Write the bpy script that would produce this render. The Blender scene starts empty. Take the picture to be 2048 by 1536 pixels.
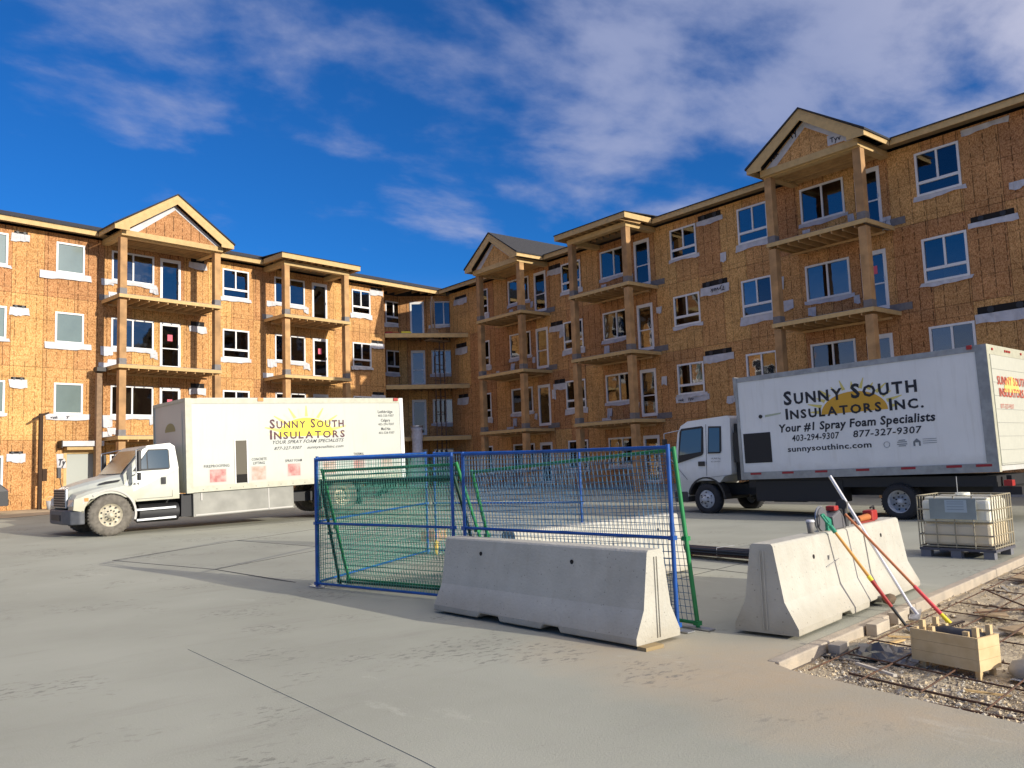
import bpy, math, random
from math import sin, cos, radians, pi, atan2, sqrt
from mathutils import Vector, Matrix
random.seed(7)
sc = bpy.context.scene
COL = sc.collection
V = Vector

# ------------------------------------------------------------------ camera
cam_d = bpy.data.cameras.new('camera'); cam = bpy.data.objects.new('camera', cam_d); COL.objects.link(cam)
PIT, ROLL, YAW = radians(5.578), radians(-2.0918), radians(38.933)
Fw = V((sin(YAW)*cos(PIT), cos(YAW)*cos(PIT), sin(PIT)))
Rt = V((cos(YAW), -sin(YAW), 0)); Up = Rt.cross(Fw)
r_ = Rt*cos(ROLL) + Up*sin(ROLL); u_ = -Rt*sin(ROLL) + Up*cos(ROLL)
M = Matrix.Identity(4)
for i in range(3):
    M[i][0] = r_[i]; M[i][1] = u_[i]; M[i][2] = -Fw[i]
M[0][3], M[1][3], M[2][3] = 0, 0, 1.6
cam.matrix_world = M
cam_d.sensor_width = 36; cam_d.lens = 36*1638.73/2048
cam_d.clip_start = .05; cam_d.clip_end = 3000
sc.camera = cam

# ------------------------------------------------------------------ light
SAZ, SEL = radians(15.5), radians(16.3)          # sun: azimuth from -y toward +x, elevation
sunv = V((sin(SAZ)*cos(SEL), -cos(SAZ)*cos(SEL), sin(SEL)))
sd = bpy.data.lights.new('sun', 'SUN'); sd.energy = 3.1; sd.angle = radians(.5); sd.color = (1, .93, .80)
so = bpy.data.objects.new('sun', sd); COL.objects.link(so)
so.rotation_euler = sunv.to_track_quat('Z', 'Y').to_euler(); so.location = (0, 0, 60)
w = bpy.data.worlds.new('World'); sc.world = w; w.use_nodes = True
nt = w.node_tree; N = nt.nodes; Lk = nt.links
for n in list(N): N.remove(n)
out = N.new('ShaderNodeOutputWorld'); bg = N.new('ShaderNodeBackground'); bg.inputs['Strength'].default_value = .118
sky = N.new('ShaderNodeTexSky'); sky.sky_type = 'NISHITA'; sky.sun_disc = False
sky.sun_elevation = SEL; sky.sun_rotation = atan2(sunv.x, sunv.y); sky.altitude = 1000; sky.dust_density = .25; sky.ozone_density = 3.0
def wn(t, **k):
    n = N.new(t)
    for a, b in k.items(): setattr(n, a, b)
    return n
def wm(op, a, b=None, c=None):
    n = wn('ShaderNodeMath', operation=op)
    for i, x in enumerate((a, b, c)):
        if x is None: continue
        if isinstance(x, (int, float)): n.inputs[i].default_value = x
        else: Lk.new(x, n.inputs[i])
    return n.outputs[0]
tint = wn('ShaderNodeMix', data_type='RGBA', blend_type='MULTIPLY'); tint.inputs[0].default_value = 1
Lk.new(sky.outputs[0], tint.inputs[6]); tint.inputs[7].default_value = (.085, .37, .70, 1)
tc = wn('ShaderNodeTexCoord'); sx = wn('ShaderNodeSeparateXYZ'); Lk.new(tc.outputs['Generated'], sx.inputs[0])
zz = wm('ADD', wm('MAXIMUM', sx.outputs[2], 0.0), .22)
px_, py_ = wm('DIVIDE', sx.outputs[0], zz), wm('DIVIDE', sx.outputs[1], zz)
cx = wn('ShaderNodeCombineXYZ'); Lk.new(px_, cx.inputs[0]); Lk.new(py_, cx.inputs[1])
mp = wn('ShaderNodeMapping'); Lk.new(cx.outputs[0], mp.inputs[0]); mp.inputs['Rotation'].default_value = (0, 0, radians(32)); mp.inputs['Scale'].default_value = (.95, 1.25, 1); mp.inputs['Location'].default_value = (1.7, 5.3, 0)
n1 = wn('ShaderNodeTexNoise'); Lk.new(mp.outputs[0], n1.inputs['Vector']); n1.inputs['Scale'].default_value = 2.3; n1.inputs['Detail'].default_value = 12; n1.inputs['Roughness'].default_value = .56; n1.inputs['Distortion'].default_value = .12
n2 = wn('ShaderNodeTexNoise'); Lk.new(mp.outputs[0], n2.inputs['Vector']); n2.inputs['Scale'].default_value = .45; n2.inputs['Detail'].default_value = 2
# coverage grows with elevation and toward the east side of the sky
cov = wm('ADD', wm('MULTIPLY', sx.outputs[2], 1.10), wm('MULTIPLY', sx.outputs[0], .36))
tot = wm('ADD', wm('ADD', wm('MULTIPLY', n1.outputs[0], 1.5), wm('MULTIPLY', n2.outputs[0], .7)), cov)
mr = wn('ShaderNodeMapRange', interpolation_type='SMOOTHSTEP'); Lk.new(tot, mr.inputs[0])
mr.inputs[1].default_value = 1.58; mr.inputs[2].default_value = 1.95; mr.inputs[3].default_value = 0; mr.inputs[4].default_value = .74
# clouds scatter forward toward the sun; brightened there, behind the view, to fill shade
dotn = wn('ShaderNodeVectorMath', operation='DOT_PRODUCT'); Lk.new(tc.outputs['Generated'], dotn.inputs[0]); dotn.inputs[1].default_value = tuple(sunv)
fwd = wn('ShaderNodeMapRange', interpolation_type='SMOOTHSTEP'); Lk.new(dotn.outputs['Value'], fwd.inputs[0]); fwd.inputs[1].default_value = -.15; fwd.inputs[2].default_value = .95
ccol = wn('ShaderNodeMix', data_type='RGBA'); Lk.new(n1.outputs[0], ccol.inputs[0]); ccol.inputs[6].default_value = (1.05, 1.35, 2.4, 1); ccol.inputs[7].default_value = (2.55, 2.75, 3.8, 1)
mixc = wn('ShaderNodeMix', data_type='RGBA'); Lk.new(mr.outputs[0], mixc.inputs[0]); hz = wn('ShaderNodeMapRange', interpolation_type='SMOOTHSTEP'); Lk.new(sx.outputs[2], hz.inputs[0]); hz.inputs[1].default_value = -.02; hz.inputs[2].default_value = .24; hz.inputs[3].default_value = .85; hz.inputs[4].default_value = 0
hzm = wn('ShaderNodeMix', data_type='RGBA'); Lk.new(hz.outputs[0], hzm.inputs[0]); Lk.new(tint.outputs[2], hzm.inputs[6]); hzm.inputs[7].default_value = (4.0, 3.7, 3.7, 1); Lk.new(hzm.outputs[2], mixc.inputs[6]); fc = wn('ShaderNodeMix', data_type='RGBA'); Lk.new(fwd.outputs[0], fc.inputs[0]); Lk.new(ccol.outputs[2], fc.inputs[6]); fc.inputs[7].default_value = (14.5, 12.8, 11.2, 1); Lk.new(fc.outputs[2], mixc.inputs[7])
Lk.new(mixc.outputs[2], bg.inputs[0]); Lk.new(bg.outputs[0], out.inputs[0])
sc.view_settings.view_transform = 'Standard'; sc.view_settings.look = 'None'; sc.view_settings.gamma = 1
sc.view_settings.use_curve_mapping = False; sc.view_settings.exposure = .72
sc.cycles.max_bounces = 6; sc.cycles.transparent_max_bounces = 16

# ------------------------------------------------------------------ materials
MATS = {}
def mat(name, col, rough=.8, metal=0., var=.0, vscale=8., bump=0., bscale=60., spec=.5, col2=None, objrand=0.):
    if name in MATS: return MATS[name]
    m = bpy.data.materials.new(name); m.use_nodes = True; t = m.node_tree; n = t.nodes; l = t.links
    b = n['Principled BSDF']; b.inputs['Roughness'].default_value = rough; b.inputs['Metallic'].default_value = metal
    b.inputs['Specular IOR Level'].default_value = spec
    b.inputs['Base Color'].default_value = (*col, 1)
    src = None
    if var or col2:
        tcn = n.new('ShaderNodeTexCoord'); no = n.new('ShaderNodeTexNoise'); l.new(tcn.outputs['Object'], no.inputs['Vector'])
        no.inputs['Scale'].default_value = vscale; no.inputs['Detail'].default_value = 6
        mr = n.new('ShaderNodeMapRange'); l.new(no.outputs[0], mr.inputs[0]); mr.inputs[1].default_value = .35; mr.inputs[2].default_value = .65
        mx = n.new('ShaderNodeMix'); mx.data_type = 'RGBA'; l.new(mr.outputs[0], mx.inputs[0])
        c2 = col2 or tuple(max(0, c*(1-var)) for c in col)
        mx.inputs[6].default_value = (*col, 1); mx.inputs[7].default_value = (*c2, 1); src = mx.outputs[2]
    if objrand:
        oi = n.new('ShaderNodeObjectInfo'); hv = n.new('ShaderNodeHueSaturation')
        mr2 = n.new('ShaderNodeMapRange'); l.new(oi.outputs['Random'], mr2.inputs[0]); mr2.inputs[3].default_value = 1-objrand; mr2.inputs[4].default_value = 1+objrand
        l.new(mr2.outputs[0], hv.inputs['Value'])
        if src: l.new(src, hv.inputs['Color'])
        else: hv.inputs['Color'].default_value = (*col, 1)
        src = hv.outputs[0]
    if src: l.new(src, b.inputs['Base Color'])
    if bump:
        tc2 = n.new('ShaderNodeTexCoord'); nb = n.new('ShaderNodeTexNoise'); l.new(tc2.outputs['Object'], nb.inputs['Vector']); nb.inputs['Scale'].default_value = bscale; nb.inputs['Detail'].default_value = 5
        bp = n.new('ShaderNodeBump'); bp.inputs['Strength'].default_value = bump; bp.inputs['Distance'].default_value = .02; l.new(nb.outputs[0], bp.inputs['Height']); l.new(bp.outputs[0], b.inputs['Normal'])
    MATS[name] = m; return m

def osb_mat():
    m = bpy.data.materials.new('osb_sheathing'); m.use_nodes = True; t = m.node_tree; n = t.nodes; l = t.links
    b = n['Principled BSDF']; b.inputs['Roughness'].default_value = .85; b.inputs['Specular IOR Level'].default_value = .2
    tcn = n.new('ShaderNodeTexCoord')
    mpn = n.new('ShaderNodeMapping'); l.new(tcn.outputs['Object'], mpn.inputs[0]); mpn.inputs['Scale'].default_value = (1, 1, .55)
    vo = n.new('ShaderNodeTexVoronoi'); l.new(mpn.outputs[0], vo.inputs['Vector']); vo.inputs['Scale'].default_value = 40; vo.inputs['Randomness'].default_value = 1
    bw = n.new('ShaderNodeRGBToBW'); l.new(vo.outputs['Color'], bw.inputs[0])
    cr = n.new('ShaderNodeValToRGB'); l.new(bw.outputs[0], cr.inputs[0]); e = cr.color_ramp.elements
    e[0].position = .2; e[0].color = (.40, .19, .065, 1); e[1].position = .85; e[1].color = (.72, .41, .17, 1)
    q = cr.color_ramp.elements.new(.5); q.color = (.575, .315, .115, 1)
    no = n.new('ShaderNodeTexNoise'); l.new(tcn.outputs['Object'], no.inputs['Vector']); no.inputs['Scale'].default_value = .9; no.inputs['Detail'].default_value = 4
    mr = n.new('ShaderNodeMapRange'); l.new(no.outputs[0], mr.inputs[0]); mr.inputs[1].default_value = .3; mr.inputs[2].default_value = .7; mr.inputs[3].default_value = .82; mr.inputs[4].default_value = 1.1
    oi = n.new('ShaderNodeObjectInfo'); mr2 = n.new('ShaderNodeMapRange'); l.new(oi.outputs['Random'], mr2.inputs[0]); mr2.inputs[3].default_value = .80; mr2.inputs[4].default_value = 1.13
    mul = n.new('ShaderNodeMath'); mul.operation = 'MULTIPLY'; l.new(mr.outputs[0], mul.inputs[0]); l.new(mr2.outputs[0], mul.inputs[1])
    # nail rows / stud marks every 16 inches, broken up
    sp = n.new('ShaderNodeSeparateXYZ'); l.new(tcn.outputs['Object'], sp.inputs[0])
    def mth(op, a, bb=None):
        k = n.new('ShaderNodeMath'); k.operation = op
        for i, x in enumerate((a, bb)):
            if x is None: continue
            if isinstance(x, (int, float)): k.inputs[i].default_value = x
            else: l.new(x, k.inputs[i])
        return k.outputs[0]
    fr = mth('ABSOLUTE', mth('SUBTRACT', mth('FRACT', mth('DIVIDE', sp.outputs[0], .406)), .5))
    ln = mth('LESS_THAN', fr, .045)
    n3 = n.new('ShaderNodeTexNoise'); l.new(tcn.outputs['Object'], n3.inputs['Vector']); n3.inputs['Scale'].default_value = 5.5; n3.inputs['Detail'].default_value = 3
    ln = mth('MULTIPLY', ln, mth('GREATER_THAN', n3.outputs[0], .47))
    hz_ = mth('LESS_THAN', mth('ABSOLUTE', mth('SUBTRACT', mth('FRACT', mth('DIVIDE', mth('SUBTRACT', sp.outputs[2], .45), 1.22)), .5)), .008)
    n4 = n.new('ShaderNodeTexNoise'); mp4 = n.new('ShaderNodeMapping'); mp4.inputs['Scale'].default_value = (.8, 1, 9); l.new(tcn.outputs['Object'], mp4.inputs[0]); l.new(mp4.outputs[0], n4.inputs['Vector']); n4.inputs['Scale'].default_value = 2.2; n4.inputs['Detail'].default_value = 4
    dash = mth('MULTIPLY', mth('GREATER_THAN', n4.outputs[0], .60), .32)
    ln = mth('MAXIMUM', ln, mth('MULTIPLY', hz_, .7)); ln = mth('MAXIMUM', ln, dash)
    k = mth('SUBTRACT', mul.outputs[0], mth('MULTIPLY', ln, .5))
    hv = n.new('ShaderNodeHueSaturation'); l.new(cr.outputs[0], hv.inputs['Color']); l.new(k, hv.inputs['Value'])
    mr3 = n.new('ShaderNodeMapRange'); l.new(oi.outputs['Random'], mr3.inputs[0]); mr3.inputs[3].default_value = .488; mr3.inputs[4].default_value = .506; l.new(mr3.outputs[0], hv.inputs['Hue'])
    l.new(hv.outputs[0], b.inputs['Base Color'])
    return m
OSB = osb_mat()
WOOD = mat('lumber', (.56, .34, .145), .8, var=.22, vscale=3, objrand=.12)
WOODB = mat('beam_wood', (.60, .41, .18), .8, var=.15, vscale=5, objrand=.08)
WRAP = mat('house_wrap', (.60, .59, .60), .6, var=.2, vscale=4)
VINYL = mat('white_vinyl', (.76, .75, .74), .45)
SHING = mat('shingles', (.045, .045, .05), .95, var=.5, vscale=18, bump=.5)
DARK = mat('dark_void', (.012, .010, .009), .9)
PINK = mat('pink_sticker', (.75, .12, .18), .6)
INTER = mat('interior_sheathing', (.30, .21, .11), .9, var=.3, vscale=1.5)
MEMB = mat('grey_membrane', (.20, .185, .18), .7, var=.2)
CONC = mat('barrier_concrete', (.50, .48, .41), .85, col2=(.43, .412, .35), vscale=3.2, bump=.35, bscale=35)
CONC2 = mat('foundation_concrete', (.40, .39, .37), .9, var=.2)
INK = mat('black_print', (.012, .014, .022), .6)
BROWNINK = mat('brown_print', (.085, .025, .035), .6)
TRW = mat('white_truck_paint', (.50, .515, .46), .35, var=.10, vscale=1.5)
TRBOX = mat('white_box_panel', (.50, .51, .46), .4, var=.06, vscale=.8)
TRFR = mat('grey_aluminium', (.36, .37, .37), .45, metal=.35, var=.25, vscale=6)
STEEL = mat('galvanised_steel', (.55, .56, .58), .35, metal=.8, var=.2)
CHAS = mat('black_chassis', (.018, .018, .02), .6)
RUB = mat('dusty_tyre_rubber', (.19, .17, .14), .95, var=.4, vscale=9, bump=.3)
RUBD = mat('black_tyre_rubber', (.03, .03, .033), .8, var=.3, vscale=9)
RIM = mat('dusty_cream_rim', (.62, .56, .42), .6, var=.35, vscale=12)
RIMW = mat('white_rim', (.6, .61, .62), .5, var=.3, vscale=12)
BLUE = mat('blue_fence_paint', (.008, .085, .36), .4, var=.35, vscale=6)
BLUEW = mat('dark_blue_wire', (.03, .11, .21), .5)
GREEN = mat('green_fence_paint', (.02, .24, .07), .4, var=.3, vscale=6)
GREENW = mat('green_wire', (.025, .19, .14), .5)
RED = mat('red_paint', (.36, .022, .018), .5)
ORANGE = mat('orange_paint', (.45, .15, .04), .5)
AMBER = mat('amber_lens', (.8, .22, .03), .3)
YEL = mat('yellow_plastic', (.75, .62, .03), .5)
RUST = mat('rusty_rebar', (.13, .062, .032), .9, col2=(.06, .035, .025), vscale=25)
GRP = mat('green_plastic', (.02, .24, .14), .4)
BLKP = mat('black_plastic', (.02, .02, .022), .5)
SUNY = mat('sun_logo_yellow', (.66, .56, .16), .6)
SUNO = mat('sun_logo_orange', (.62, .34, .03), .6)
SUNP = mat('pale_sun_ray', (.80, .72, .42), .6)
REFL = mat('red_reflective_tape', (.30, .012, .02), .4)

def grime(m, z0, z1, dirt, amt=.8, streak=0.):
    t = m.node_tree; n = t.nodes; l = t.links; b = n['Principled BSDF']; inp = b.inputs['Base Color']
    src = inp.links[0].from_socket if inp.links else None
    tcn = n.new('ShaderNodeTexCoord'); sp = n.new('ShaderNodeSeparateXYZ'); l.new(tcn.outputs['Object'], sp.inputs[0])
    no = n.new('ShaderNodeTexNoise'); l.new(tcn.outputs['Object'], no.inputs['Vector']); no.inputs['Scale'].default_value = 2.6; no.inputs['Detail'].default_value = 9; no.inputs['Roughness'].default_value = .65
    a = n.new('ShaderNodeMath'); a.operation = 'MULTIPLY_ADD'; l.new(no.outputs[0], a.inputs[0]); a.inputs[1].default_value = -(z1-z0)*1.4; l.new(sp.outputs[2], a.inputs[2])
    mr = n.new('ShaderNodeMapRange'); l.new(a.outputs[0], mr.inputs[0]); mr.inputs[1].default_value = z0-(z1-z0)*.7; mr.inputs[2].default_value = z1-(z1-z0)*.7; mr.inputs[3].default_value = amt; mr.inputs[4].default_value = 0
    fac = mr.outputs[0]
    if streak:
        mp = n.new('ShaderNodeMapping'); l.new(tcn.outputs['Object'], mp.inputs[0]); mp.inputs['Scale'].default_value = (5, 5, .5)
        ns = n.new('ShaderNodeTexNoise'); l.new(mp.outputs[0], ns.inputs['Vector']); ns.inputs['Scale'].default_value = 2.2; ns.inputs['Detail'].default_value = 6
        m3 = n.new('ShaderNodeMapRange'); l.new(ns.outputs[0], m3.inputs[0]); m3.inputs[1].default_value = .54; m3.inputs[2].default_value = .72; m3.inputs[3].default_value = 0; m3.inputs[4].default_value = streak
        mx2 = n.new('ShaderNodeMath'); mx2.operation = 'MAXIMUM'; l.new(fac, mx2.inputs[0]); l.new(m3.outputs[0], mx2.inputs[1]); fac = mx2.outputs[0]
    mx = n.new('ShaderNodeMix'); mx.data_type = 'RGBA'; l.new(fac, mx.inputs[0])
    if src: l.new(src, mx.inputs[6])
    else: mx.inputs[6].default_value = inp.default_value
    mx.inputs[7].default_value = (*dirt, 1); l.new(mx.outputs[2], inp)
grime(TRW, .75, 1.25, (.40,.37,.24), .75, .12); grime(TRBOX, .9, 1.35, (.42,.40,.30), .55, .16)
grime(CONC, .0, .28, (.33,.28,.20), .6, .20)
TRB2 = mat('cool_white_panel', (.80, .81, .80), .4, var=.08, vscale=.8); grime(TRB2, .9, 1.3, (.40,.38,.31), .5, .14)
def pits(m):
    t = m.node_tree; n = t.nodes; l = t.links; b = n['Principled BSDF']; inp = b.inputs['Base Color']; src = inp.links[0].from_socket
    tcn = n.new('ShaderNodeTexCoord'); vo = n.new('ShaderNodeTexVoronoi'); l.new(tcn.outputs['Object'], vo.inputs['Vector']); vo.inputs['Scale'].default_value = 16
    mr = n.new('ShaderNodeMapRange'); l.new(vo.outputs['Distance'], mr.inputs[0]); mr.inputs[1].default_value = .07; mr.inputs[2].default_value = .13; mr.inputs[3].default_value = .55; mr.inputs[4].default_value = 0
    mx = n.new('ShaderNodeMix'); mx.data_type = 'RGBA'; l.new(mr.outputs[0], mx.inputs[0]); l.new(src, mx.inputs[6]); mx.inputs[7].default_value = (.12,.11,.09,1); l.new(mx.outputs[2], inp)
pits(CONC)
def glass(name, tintc, refl=1.75, alpha=.55):
    m = bpy.data.materials.new(name); m.use_nodes = True; t = m.node_tree; n = t.nodes; l = t.links
    for x in list(n): n.remove(x)
    o = n.new('ShaderNodeOutputMaterial'); tr = n.new('ShaderNodeBsdfTransparent'); tr.inputs[0].default_value = (*tintc, 1)
    gl = n.new('ShaderNodeBsdfGlossy'); gl.inputs['Roughness'].default_value = .03; gl.inputs['Color'].default_value = (.85, .92, 1, 1)
    fr = n.new('ShaderNodeFresnel'); fr.inputs[0].default_value = refl
    oi = n.new('ShaderNodeObjectInfo'); cr = n.new('ShaderNodeValToRGB'); l.new(oi.outputs['Random'], cr.inputs[0]); cr.color_ramp.interpolation = 'LINEAR'
    cr.color_ramp.elements[0].color = (.45,.48,.52,1); cr.color_ramp.elements[1].color = (1,1,1,1); l.new(cr.outputs[0], gl.inputs['Color'])
    tcn = n.new('ShaderNodeTexCoord'); nb = n.new('ShaderNodeTexNoise'); l.new(tcn.outputs['Object'], nb.inputs['Vector']); nb.inputs['Scale'].default_value = 1.3; bp = n.new('ShaderNodeBump'); bp.inputs['Strength'].default_value = .07; bp.inputs['Distance'].default_value = .05; l.new(nb.outputs[0], bp.inputs['Height']); l.new(bp.outputs[0], gl.inputs['Normal'])
    mx = n.new('ShaderNodeMixShader'); mm = n.new('ShaderNodeMath'); mm.operation = 'MAXIMUM'; mm.inputs[1].default_value = .16; l.new(fr.outputs[0], mm.inputs[0]); l.new(mm.outputs[0], mx.inputs[0]); l.new(tr.outputs[0], mx.inputs[1]); l.new(gl.outputs[0], mx.inputs[2]); l.new(mx.outputs[0], o.inputs[0])
    return m
GLASS = glass('window_glass', (.5, .52, .55), 1.6)
CARGL = glass('tinted_cab_glass', (.16, .2, .22), 1.9)
FROST = mat('film_covered_glass', (.15, .20, .185), .15, var=.15, vscale=1.2, spec=.9)

# ------------------------------------------------------------------ mesh builder
class MB:
    def __init__(s): s.v = []; s.f = []; s.m = []; s.sm = []
    def add(s, vs, fs, m=0, sm=False):
        o = len(s.v); s.v += [tuple(x) for x in vs]; s.f += [tuple(i+o for i in f) for f in fs]; s.m += [m]*len(fs); s.sm += [sm]*len(fs); return s
    def box(s, x0, x1, y0, y1, z0, z1, m=0):
        return s.add([(x, y, z) for z in (z0, z1) for y in (y0, y1) for x in (x0, x1)],
                     [(0,2,3,1),(4,5,7,6),(0,1,5,4),(2,6,7,3),(0,4,6,2),(1,3,7,5)], m)
    def beam(s, a, b, w, h, m=0, up=(0,0,1)):
        a, b = V(a), V(b); d = (b-a).normalized(); up = V(up)
        if abs(d.dot(up)) > .99: up = V((0,1,0))
        x = d.cross(up).normalized()*w/2; y = x.cross(d).normalized()*h/2
        return s.add([a-x-y, a+x-y, a+x+y, a-x+y, b-x-y, b+x-y, b+x+y, b-x+y],
                     [(0,3,2,1),(4,5,6,7),(0,1,5,4),(1,2,6,5),(2,3,7,6),(3,0,4,7)], m)
    def tube(s, a, b, r, n=8, r1=None, m=0, cap=True, sm=True):
        a, b = V(a), V(b); d = (b-a).normalized(); up = V((0,0,1)) if abs(d.z) < .9 else V((1,0,0))
        x = d.cross(up).normalized(); y = x.cross(d); r1 = r if r1 is None else r1
        vs = [a+(x*cos(t)+y*sin(t))*r for t in [2*pi*i/n for i in range(n)]]+[b+(x*cos(t)+y*sin(t))*r1 for t in [2*pi*i/n for i in range(n)]]
        s.add(vs, [(i, (i+1)%n, n+(i+1)%n, n+i) for i in range(n)], m, sm)
        if cap: s.add(vs, [tuple(range(n))[::-1], tuple(range(n, 2*n))], m)
        return s
    def path(s, pts, r, n=6, m=0):
        for a, b in zip(pts[:-1], pts[1:]): s.tube(a, b, r, n, m=m)
        return s
    def extr(s, pts, vec, m=0):          # polygon of 3D points pushed along vec
        n = len(pts); vec = V(vec); vs = [V(p) for p in pts]+[V(p)+vec for p in pts]
        return s.add(vs, [tuple(range(n))[::-1], tuple(range(n, 2*n))]+[(i, (i+1)%n, n+(i+1)%n, n+i) for i in range(n)], m)
    def exz(s, pts, y0, y1, m=0): return s.extr([(x, y0, z) for x, z in pts], (0, y1-y0, 0), m)
    def lathe(s, prof, c, n=24, axis='y', m=0, sm=True):
        c = V(c); vs = []
        for r, h in prof:
            for i in range(n):
                t = 2*pi*i/n
                vs.append(c+(V((r*cos(t), h, r*sin(t))) if axis == 'y' else V((r*cos(t), r*sin(t), h))))
        k = len(prof)
        return s.add(vs, [(j*n+i, j*n+(i+1)%n, (j+1)*n+(i+1)%n, (j+1)*n+i) for j in range(k-1) for i in range(n)], m, sm)
    def loft(s, secs, m=0, cap=True, sm=False):
        n = len(secs[0]); vs = [p for q in secs for p in q]
        s.add(vs, [(j*n+i, j*n+(i+1)%n, (j+1)*n+(i+1)%n, (j+1)*n+i) for j in range(len(secs)-1) for i in range(n)], m, sm)
        if cap: s.add(vs, [tuple(range(n))[::-1], tuple((len(secs)-1)*n+i for i in range(n))], m)
        return s
    def mesh(s, name, mats, fix=True):
        me = bpy.data.meshes.new(name); me.from_pydata(s.v, [], s.f)
        for q in (mats if isinstance(mats, (list, tuple)) else [mats]): me.materials.append(q)
        me.polygons.foreach_set('material_index', s.m); me.polygons.foreach_set('use_smooth', s.sm); me.update()
        if fix and len(s.f) < 4000:
            import bmesh
            bm = bmesh.new(); bm.from_mesh(me); bmesh.ops.recalc_face_normals(bm, faces=bm.faces); bm.to_mesh(me); bm.free()
        return me
    def build(s, name, mats, parent=None, fr=None, bevel=0, fix=True):
        return link(name, s.mesh(name, mats, fix), parent, fr, bevel)
def link(name, me, parent=None, fr=None, bevel=0):
    o = bpy.data.objects.new(name, me); COL.objects.link(o)
    if parent: o.parent = parent
    if fr is not None: o.matrix_basis = fr
    if bevel:
        b = o.modifiers.new('bevel', 'BEVEL'); b.width = bevel; b.segments = 2; b.limit_method = 'ANGLE'; b.angle_limit = radians(35)
    return o
def thing(name, label, cat, loc=(0,0,0), rz=0, group=None):
    o = bpy.data.objects.new(name, None); COL.objects.link(o); o.location = loc; o.rotation_euler = (0, 0, rz); o.empty_display_size = .2
    return tag(o, label, cat, group)
def tag(o, label, cat, group=None):
    o['label'] = label; o['category'] = cat
    if group: o['group'] = group
    return o
def struct(o, kind='structure'): o['kind'] = kind; return o
def text(body, size, mat_, name='lettering', parent=None, sx=1., shear=0., bold=0., depth=.0):
    cu = bpy.data.curves.new(name, 'FONT'); cu.body = body; cu.size = size; cu.shear = shear; cu.offset = bold; cu.resolution_u = 2
    cu.space_character = 1.06
    ob = bpy.data.objects.new(name, cu); COL.objects.link(ob)
    bpy.context.view_layer.update()
    me = bpy.data.meshes.new_from_object(ob.evaluated_get(bpy.context.evaluated_depsgraph_get()))
    bpy.data.objects.remove(ob); bpy.data.curves.remove(cu)
    return [(v.co.x*sx, v.co.y) for v in me.vertices], [tuple(p.vertices) for p in me.polygons], me
def text_w(vs): return max(v[0] for v in vs)-min(v[0] for v in vs)
def put_text(mb, body, x0, x1, z, size=1., y=0., slope=0., shear=0., bold=0., smallcaps=False, h=None, m=0, vert=None):
    """lettering laid on the plane y; fitted between x0 and x1; cap height h; first letters larger when smallcaps"""
    pieces = []
    if smallcaps:
        x = 0
        for wd in body.split(' '):
            for i, ch in enumerate(wd):
                s = 1. if i == 0 else .80
                vs, fs, me = text(ch, s, None, bold=bold*s); bpy.data.meshes.remove(me)
                mn = min(v[0] for v in vs); wdt = text_w(vs)
                pieces.append(([(v[0]-mn+x, v[1]) for v in vs], fs)); x += wdt+.13*(1 if ch != '.' else 1)
            x += .30
    else:
        vs, fs, me = text(body, 1., None, shear=shear, bold=bold); bpy.data.meshes.remove(me); pieces = [(vs, fs)]
    mn = min(v[0] for p in pieces for v in p[0]); mxx = max(v[0] for p in pieces for v in p[0])
    k = (x1-x0)/(mxx-mn); kz = (h/.72) if h else k
    for vs, fs in pieces:
        mb.add([(x0+(a-mn)*k, y, z+b*kz+slope*(a-mn)*k) for a, b in vs], fs, m)

# ------------------------------------------------------------------ frames of reference
CX, CY, PHI = 28.538, 42.197, radians(8.4983)
FL = Matrix.Translation((CX, CY, 0)) @ Matrix.Rotation(PHI, 4, 'Z')     # long wing: x right, y inward
FR = Matrix.Translation((CX, 0, 0)) @ Matrix.Rotation(-pi/2, 4, 'Z')    # right wing: x = -world y
def gz(y): return .0168*max(0., y-12)

# ================================================================== ground
mb = MB(); mb.add([(-900,-900,-.6),(900,-900,-.6),(900,900,-.6),(-900,900,-.6)], [(0,1,2,3)])
struct(mb.build('ground', mat('dirt_ground', (.26, .21, .15), .95, var=.3, vscale=.2)))
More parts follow.
